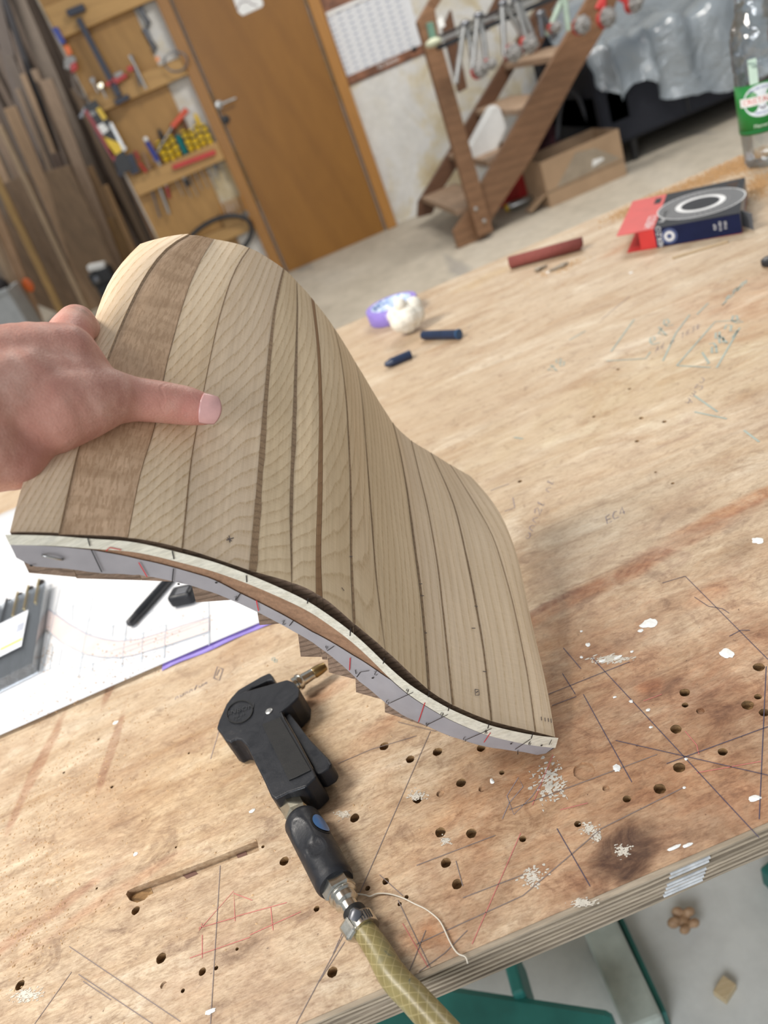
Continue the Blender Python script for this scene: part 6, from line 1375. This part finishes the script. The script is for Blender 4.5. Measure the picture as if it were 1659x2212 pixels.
# clamp rail with hanging clamps
cr_ = thing('clamp_rail', ony(1060, 55, 4.5), 'dark rail with an aluminium strip across the stair carrying clamps', 'rail')
a, b = ony(944, 104, 4.5), ony(1240, -24, 4.5)
MB().beam(a, b, .04, .024).build('dark_bar', M_BLACK, cr_, bevel=.002); MB().beam(a + V((0, .0, .026)), b + V((0, 0, .026)), .03, .016).build('aluminium_bar', M_STEEL, cr_, bevel=.002)
MB().beam(a + V((0, .0, .045)), b + V((0, 0, .045)), .03, .014).build('dark_bar', M_BLACK, cr_, bevel=.002)
def clamp(top, legs, head, hr, label, m_=M_ARM, pad=True, Y=4.46):
    o = gadget('spring_clamp', top[0], top[1], Y, label, 'clamp', 'clamps hanging on the stair rail')
    for i, e in enumerate(legs): wtube('arm', [(top[0] + i * 4, top[1]), ((top[0] + e[0]) / 2 + i * 3, (top[1] + e[1]) / 2), e], Y + .03 * i, .0150, m_, o, 10)
    MB().ball(ony(top[0] + 2, top[1], Y), .024, 12, sq=(1.2, .8, .8)).build('pivot', M_DSTEEL, o, smooth=True)
    h = ony(head[0], head[1], Y - .01); ax_ = (ony(head[0] + 20, head[1] - random.uniform(-4, 14), Y - .03 - random.uniform(0, .08)) - h).normalized()
    MB().lathe([(hr * .9, -.030), (hr, -.026), (hr, .0)], h, ax_, 16).build('red_pad', M_PAD, o, smooth=40)
    MB().lathe([(hr * .95, 0), (hr * 1.08, .004), (hr * 1.05, .034), (hr * .55, .040), (hr * .42, .062)], h, ax_, 18, mod=lambda a_, h_: 1 + .10 * math.cos(9 * a_)).build('knurled_knob', M_KNOB, o, smooth=20)
clamp((1003, 52), [(985, 180), (1024, 150)], (1034, 152), .038, 'silver clamp with red pad hanging lowest, nearest the newel post')
clamp((1032, 34), [(1020, 150), (1050, 130)], (1058, 138), .026, 'bright chrome clamp just right of the lowest one')
clamp((1084, 8), [(1090, 120), (1140, 98)], (1106, 114), .040, 'whitish clamp hanging in the middle of the stair rail')
clamp((1112, -2), [(1140, 92), (1160, 100)], (1140, 95), .038, 'grey clamp with red band right of the whitish one')
clamp((1218, -20), [(1228, 66), (1180, 76)], (1254, 56), .040, 'pale green clamp hanging in front of the upper stringer', mat('green_bar', (.36, .46, .38), .5))
clamp((1308, -30), [(1302, 28), (1290, 20)], (1308, 40), .042, 'red clamp with grey knob above the plastic sheet', M_RED)
clamp((1345, -30), [(1350, 6), (1340, 2)], (1366, 10), .036, 'red clamp cut by the top of the picture', M_RED)
clamp((1166, 30), [(1172, 80), (1200, 82)], (1196, 60), .024, 'dark clamp with a grey handle between the middle and green ones', M_DSTEEL)
g = gadget('rail_end_knob', 935, 80, 4.44, 'pale green knob at the lower end of the clamp rail', 'knob'); MB().ball(ony(936, 92, 4.44), .034, 14, sq=(1.3, .8, .6)).build('pale_knob', mat('cream_green', (.50, .52, .38), .5), g, smooth=True); wslab('green_bracket', [(922, 50), (936, 46), (944, 84), (930, 90)], 4.46, .03, mat('green_bracket', (.13, .24, .18), .5), g, .003); wslab('white_tag', [(944, 46), (954, 34), (962, 56), (950, 62)], 4.44, .006, M_WHITE, g)
# white board on the treads
P = wp([(1015, 318), (1062, 230), (1072, 226), (1082, 234), (1097, 276), (1058, 360), (1048, 366), (1028, 358)], 5.0)
tag(MB().prism(P, (0, .10, 0)).build('white_tub', mat('tub_white', (.72, .73, .72), .4, 0, .04), bevel=.015, bseg=3), 'smooth white plastic tub leaning on the stair treads', 'tub')

# ================================================================== carton, bag, sofa
M_KRAFT = mat('kraft_board', (.40, .27, .165), .8, 0, .08, 8)
bx0, bx1, by0, by1 = 1.66, 2.16, 4.70, 5.05; bh = ony(1197, 338, 4.70).z
cb = thing('cardboard_box', ((bx0 + bx1) / 2, (by0 + by1) / 2, 0), 'open brown cardboard box on the floor in front of the stair', 'box')
for nm, c, s_ in (('front_panel', ((bx0 + bx1) / 2, by0, bh / 2), (bx1 - bx0, .006, bh)), ('rear_panel', ((bx0 + bx1) / 2, by1, bh / 2), (bx1 - bx0, .006, bh)), ('side_panel', (bx0, (by0 + by1) / 2, bh / 2), (.006, by1 - by0, bh)), ('side_panel', (bx1, (by0 + by1) / 2, bh / 2), (.006, by1 - by0, bh)), ('bottom_panel', ((bx0 + bx1) / 2, (by0 + by1) / 2, .004), (bx1 - bx0, by1 - by0, .008))):
    MB().box(c, s_).build(nm, M_KRAFT, cb)
MB().box(((bx0 + bx1) / 2, by0 - .004, bh * .33), (bx1 - bx0, .001, .012)).build('fold_line', mat('kraft_dark', (.27, .19, .12), .8), cb)
P = [V((bx0 + .06, by0 - .004, bh * .36)), V((bx1 - .02, by0 - .004, bh * .40)), V((bx1 - .16, by0 - .004, bh * .82)), V((bx0 + .22, by0 - .004, bh * .90))]
MB().prism(P, (0, -.0008, 0)).build('grey_tape', mat('kraft_tape', (.33, .27, .20), .45), cb); MB().prism([V((bx1 - .20, by0 - .005, bh * .46)), V((bx1 - .12, by0 - .005, bh * .52)), V((bx1 - .13, by0 - .005, bh * .58)), V((bx1 - .19, by0 - .005, bh * .60))], (0, -.001, 0)).build('white_label', M_WHITE, cb)
MB().box((bx0 - .06, by0 + .06, .05), (.14, .10, .006), Matrix.Rotation(-.5, 3, 'Y')).build('fallen_flap', M_KRAFT, cb)
bgm = MB()
for k in range(16): bgm.ball((random.uniform(1.78, 1.99), random.uniform(5.17, 5.28), random.uniform(.1, .36)), random.uniform(.07, .11), 10)
bgm.box((1.88, 5.22, .12), (.34, .22, .22))
bag = thing('tote_bag', (1.87, 5.22, 0), 'dark burgundy bag with a grey loop handle behind the cardboard box', 'bag')
remesh('bag_body', bgm, .014, mat('burgundy_cloth', (.055, .012, .018), .8, 0, .5, 9), bag, V((1.87, 5.22, 0)), 2)
hh = [ony(x, y, 5.12) for x, y in ((1203, 305), (1210, 240), (1220, 205), (1234, 196), (1250, 212), (1264, 245), (1274, 268))]
MB().tube(spline(hh, 5), .014, 10).build('loop_handle', mat('grey_webbing', (.07, .075, .085), .7), bag, smooth=True)
rb0 = onz(1120, 452, 0)
o = thing('red_toolbox', (1.62, 5.18, 0), 'red box under the stair left of the cardboard box', 'box'); MB().box((1.60, 5.2, .11), (.16, .2, .22)).build('box_body', M_RED, o, bevel=.01); MB().box((1.60, 5.2, .23), (.165, .205, .02)).build('box_lid', mat('dull_red', (.3, .03, .035), .4), o, bevel=.005)
a, b = onz(1098, 448, .03), onz(1150, 428, .03)
o = thing('spray_can', a.lerp(b, .5) - V((0, 0, .03)), 'silver can lying on the floor under the stair', 'can'); MB().lathe([(.024, 0), (.029, .008), (.029, (b - a).length * .9), (.02, (b - a).length)], a, b - a, 18).build('can_body', M_STEEL, o, smooth=40); MB().lathe([(.02, -.02), (.022, 0)], a, b - a, 14).build('yellow_cap', M_YEL, o, smooth=40)

M_SOFA = mat('navy_fabric', (.012, .014, .022), .9, 0, .25, 60, .2)
sof = thing('sofa', (3.3, 5.4, 0), 'dark navy sofa partly under a clear plastic sheet at the right', 'sofa')
SX0, SX1, SY0, SY1 = 2.16, 4.6, 4.90, 5.85
MB().box(((SX0 + SX1) / 2, (SY0 + SY1) / 2, .30), (SX1 - SX0, SY1 - SY0, .34)).build('seat_base', M_SOFA, sof, bevel=.03, bseg=3)
MB().box((SX0 + .12, (SY0 + SY1) / 2, .42), (.24, SY1 - SY0, .42)).build('armrest', M_SOFA, sof, bevel=.06, bseg=4)
MB().box(((SX0 + SX1) / 2, SY1 - .12, .60), (SX1 - SX0, .24, .62)).build('backrest', M_SOFA, sof, bevel=.06, bseg=4)
for k in range(2): MB().box((SX0 + .80 + k * 1.1, SY0 + .36, .50), (1.06, .66, .16)).build('seat_cushion', M_SOFA, sof, bevel=.05, bseg=4)
for x, y in ((SX0 + .2, SY0 + .07), (SX1 - .2, SY0 + .07), (SX0 + .2, SY1 - .07), (SX1 - .2, SY1 - .07)): MB().cyl((x, y, 0), (x, y, .14), .022, 12, r2=.03).build('leg', M_BLACK, sof, smooth=40)
MB().box((SX0 + .55, SY0 - .003, .31), (.012, .01, .30)).build('seam', M_BLACK, sof)
# plastic sheet
mt, nt, b = newmat('plastic_sheet'); b.inputs['Base Color'].default_value = (.40, .455, .50, 1); b.inputs['Roughness'].default_value = .16
b.inputs['Alpha'].default_value = .66; b.inputs['Specular IOR Level'].default_value = 1.0; b.inputs['Coat Weight'].default_value = .5; b.inputs['Coat Roughness'].default_value = .08
f = noise(nt, mapped(nt, scale=(1, 1, 1)), 6, 4, .55, 1.6); bump(nt, b, f, .6, .05)
rows = []
hem = [(1284, 176), (1310, 196), (1334, 206), (1340, 226), (1350, 200), (1376, 182), (1400, 168), (1420, 186), (1430, 210), (1450, 216), (1490, 206), (1530, 204), (1560, 200), (1600, 186), (1640, 170), (1700, 150), (1800, 120), (1900, 90)]
for u in range(49):
    hx = poly_at(hem, u / 48); h0 = ony(hx[0], hx[1], 4.83); x = h0.x; wv = .03 * math.sin(u * .9) + .05 * mnoise.noise(V((u * .35, 0, 0)))
    sag = .04 * mnoise.noise(V((u * .25, 3, 0)))
    col_ = [h0 + V((0, wv * .8, 0)), V((x, 4.85 + wv * .6, lerp(h0.z, .66, .5))), V((x, 4.87 + wv * .3, .66 + sag)), V((x, 5.0, .70 + sag)), V((x + .02, 5.2 + wv, .70 + sag * 1.5)), V((x + .04, 5.45 + wv, .78 + sag)), V((x + .06, 5.62, .92 + sag * .5)), V((x + .06, 5.78, .955)), V((x + .06, 5.94, .90))]
    rows.append(spline(col_, 3))
for i, r_ in enumerate(rows):
    for k, p in enumerate(r_): p += V((0, -.04, .02)) * (mnoise.noise(V((i * .3, k * .3, 7))) * 1.4 + abs(mnoise.noise(V((i * .4 + k * .2, k * .15 - i * .1, 2)))) * 0.8)
sh_ = MB(); sh_.grid(rows); tag(sh_.build('plastic_sheet', mt, smooth=True), 'crumpled translucent plastic sheet draped over the navy sofa', 'plastic sheet')
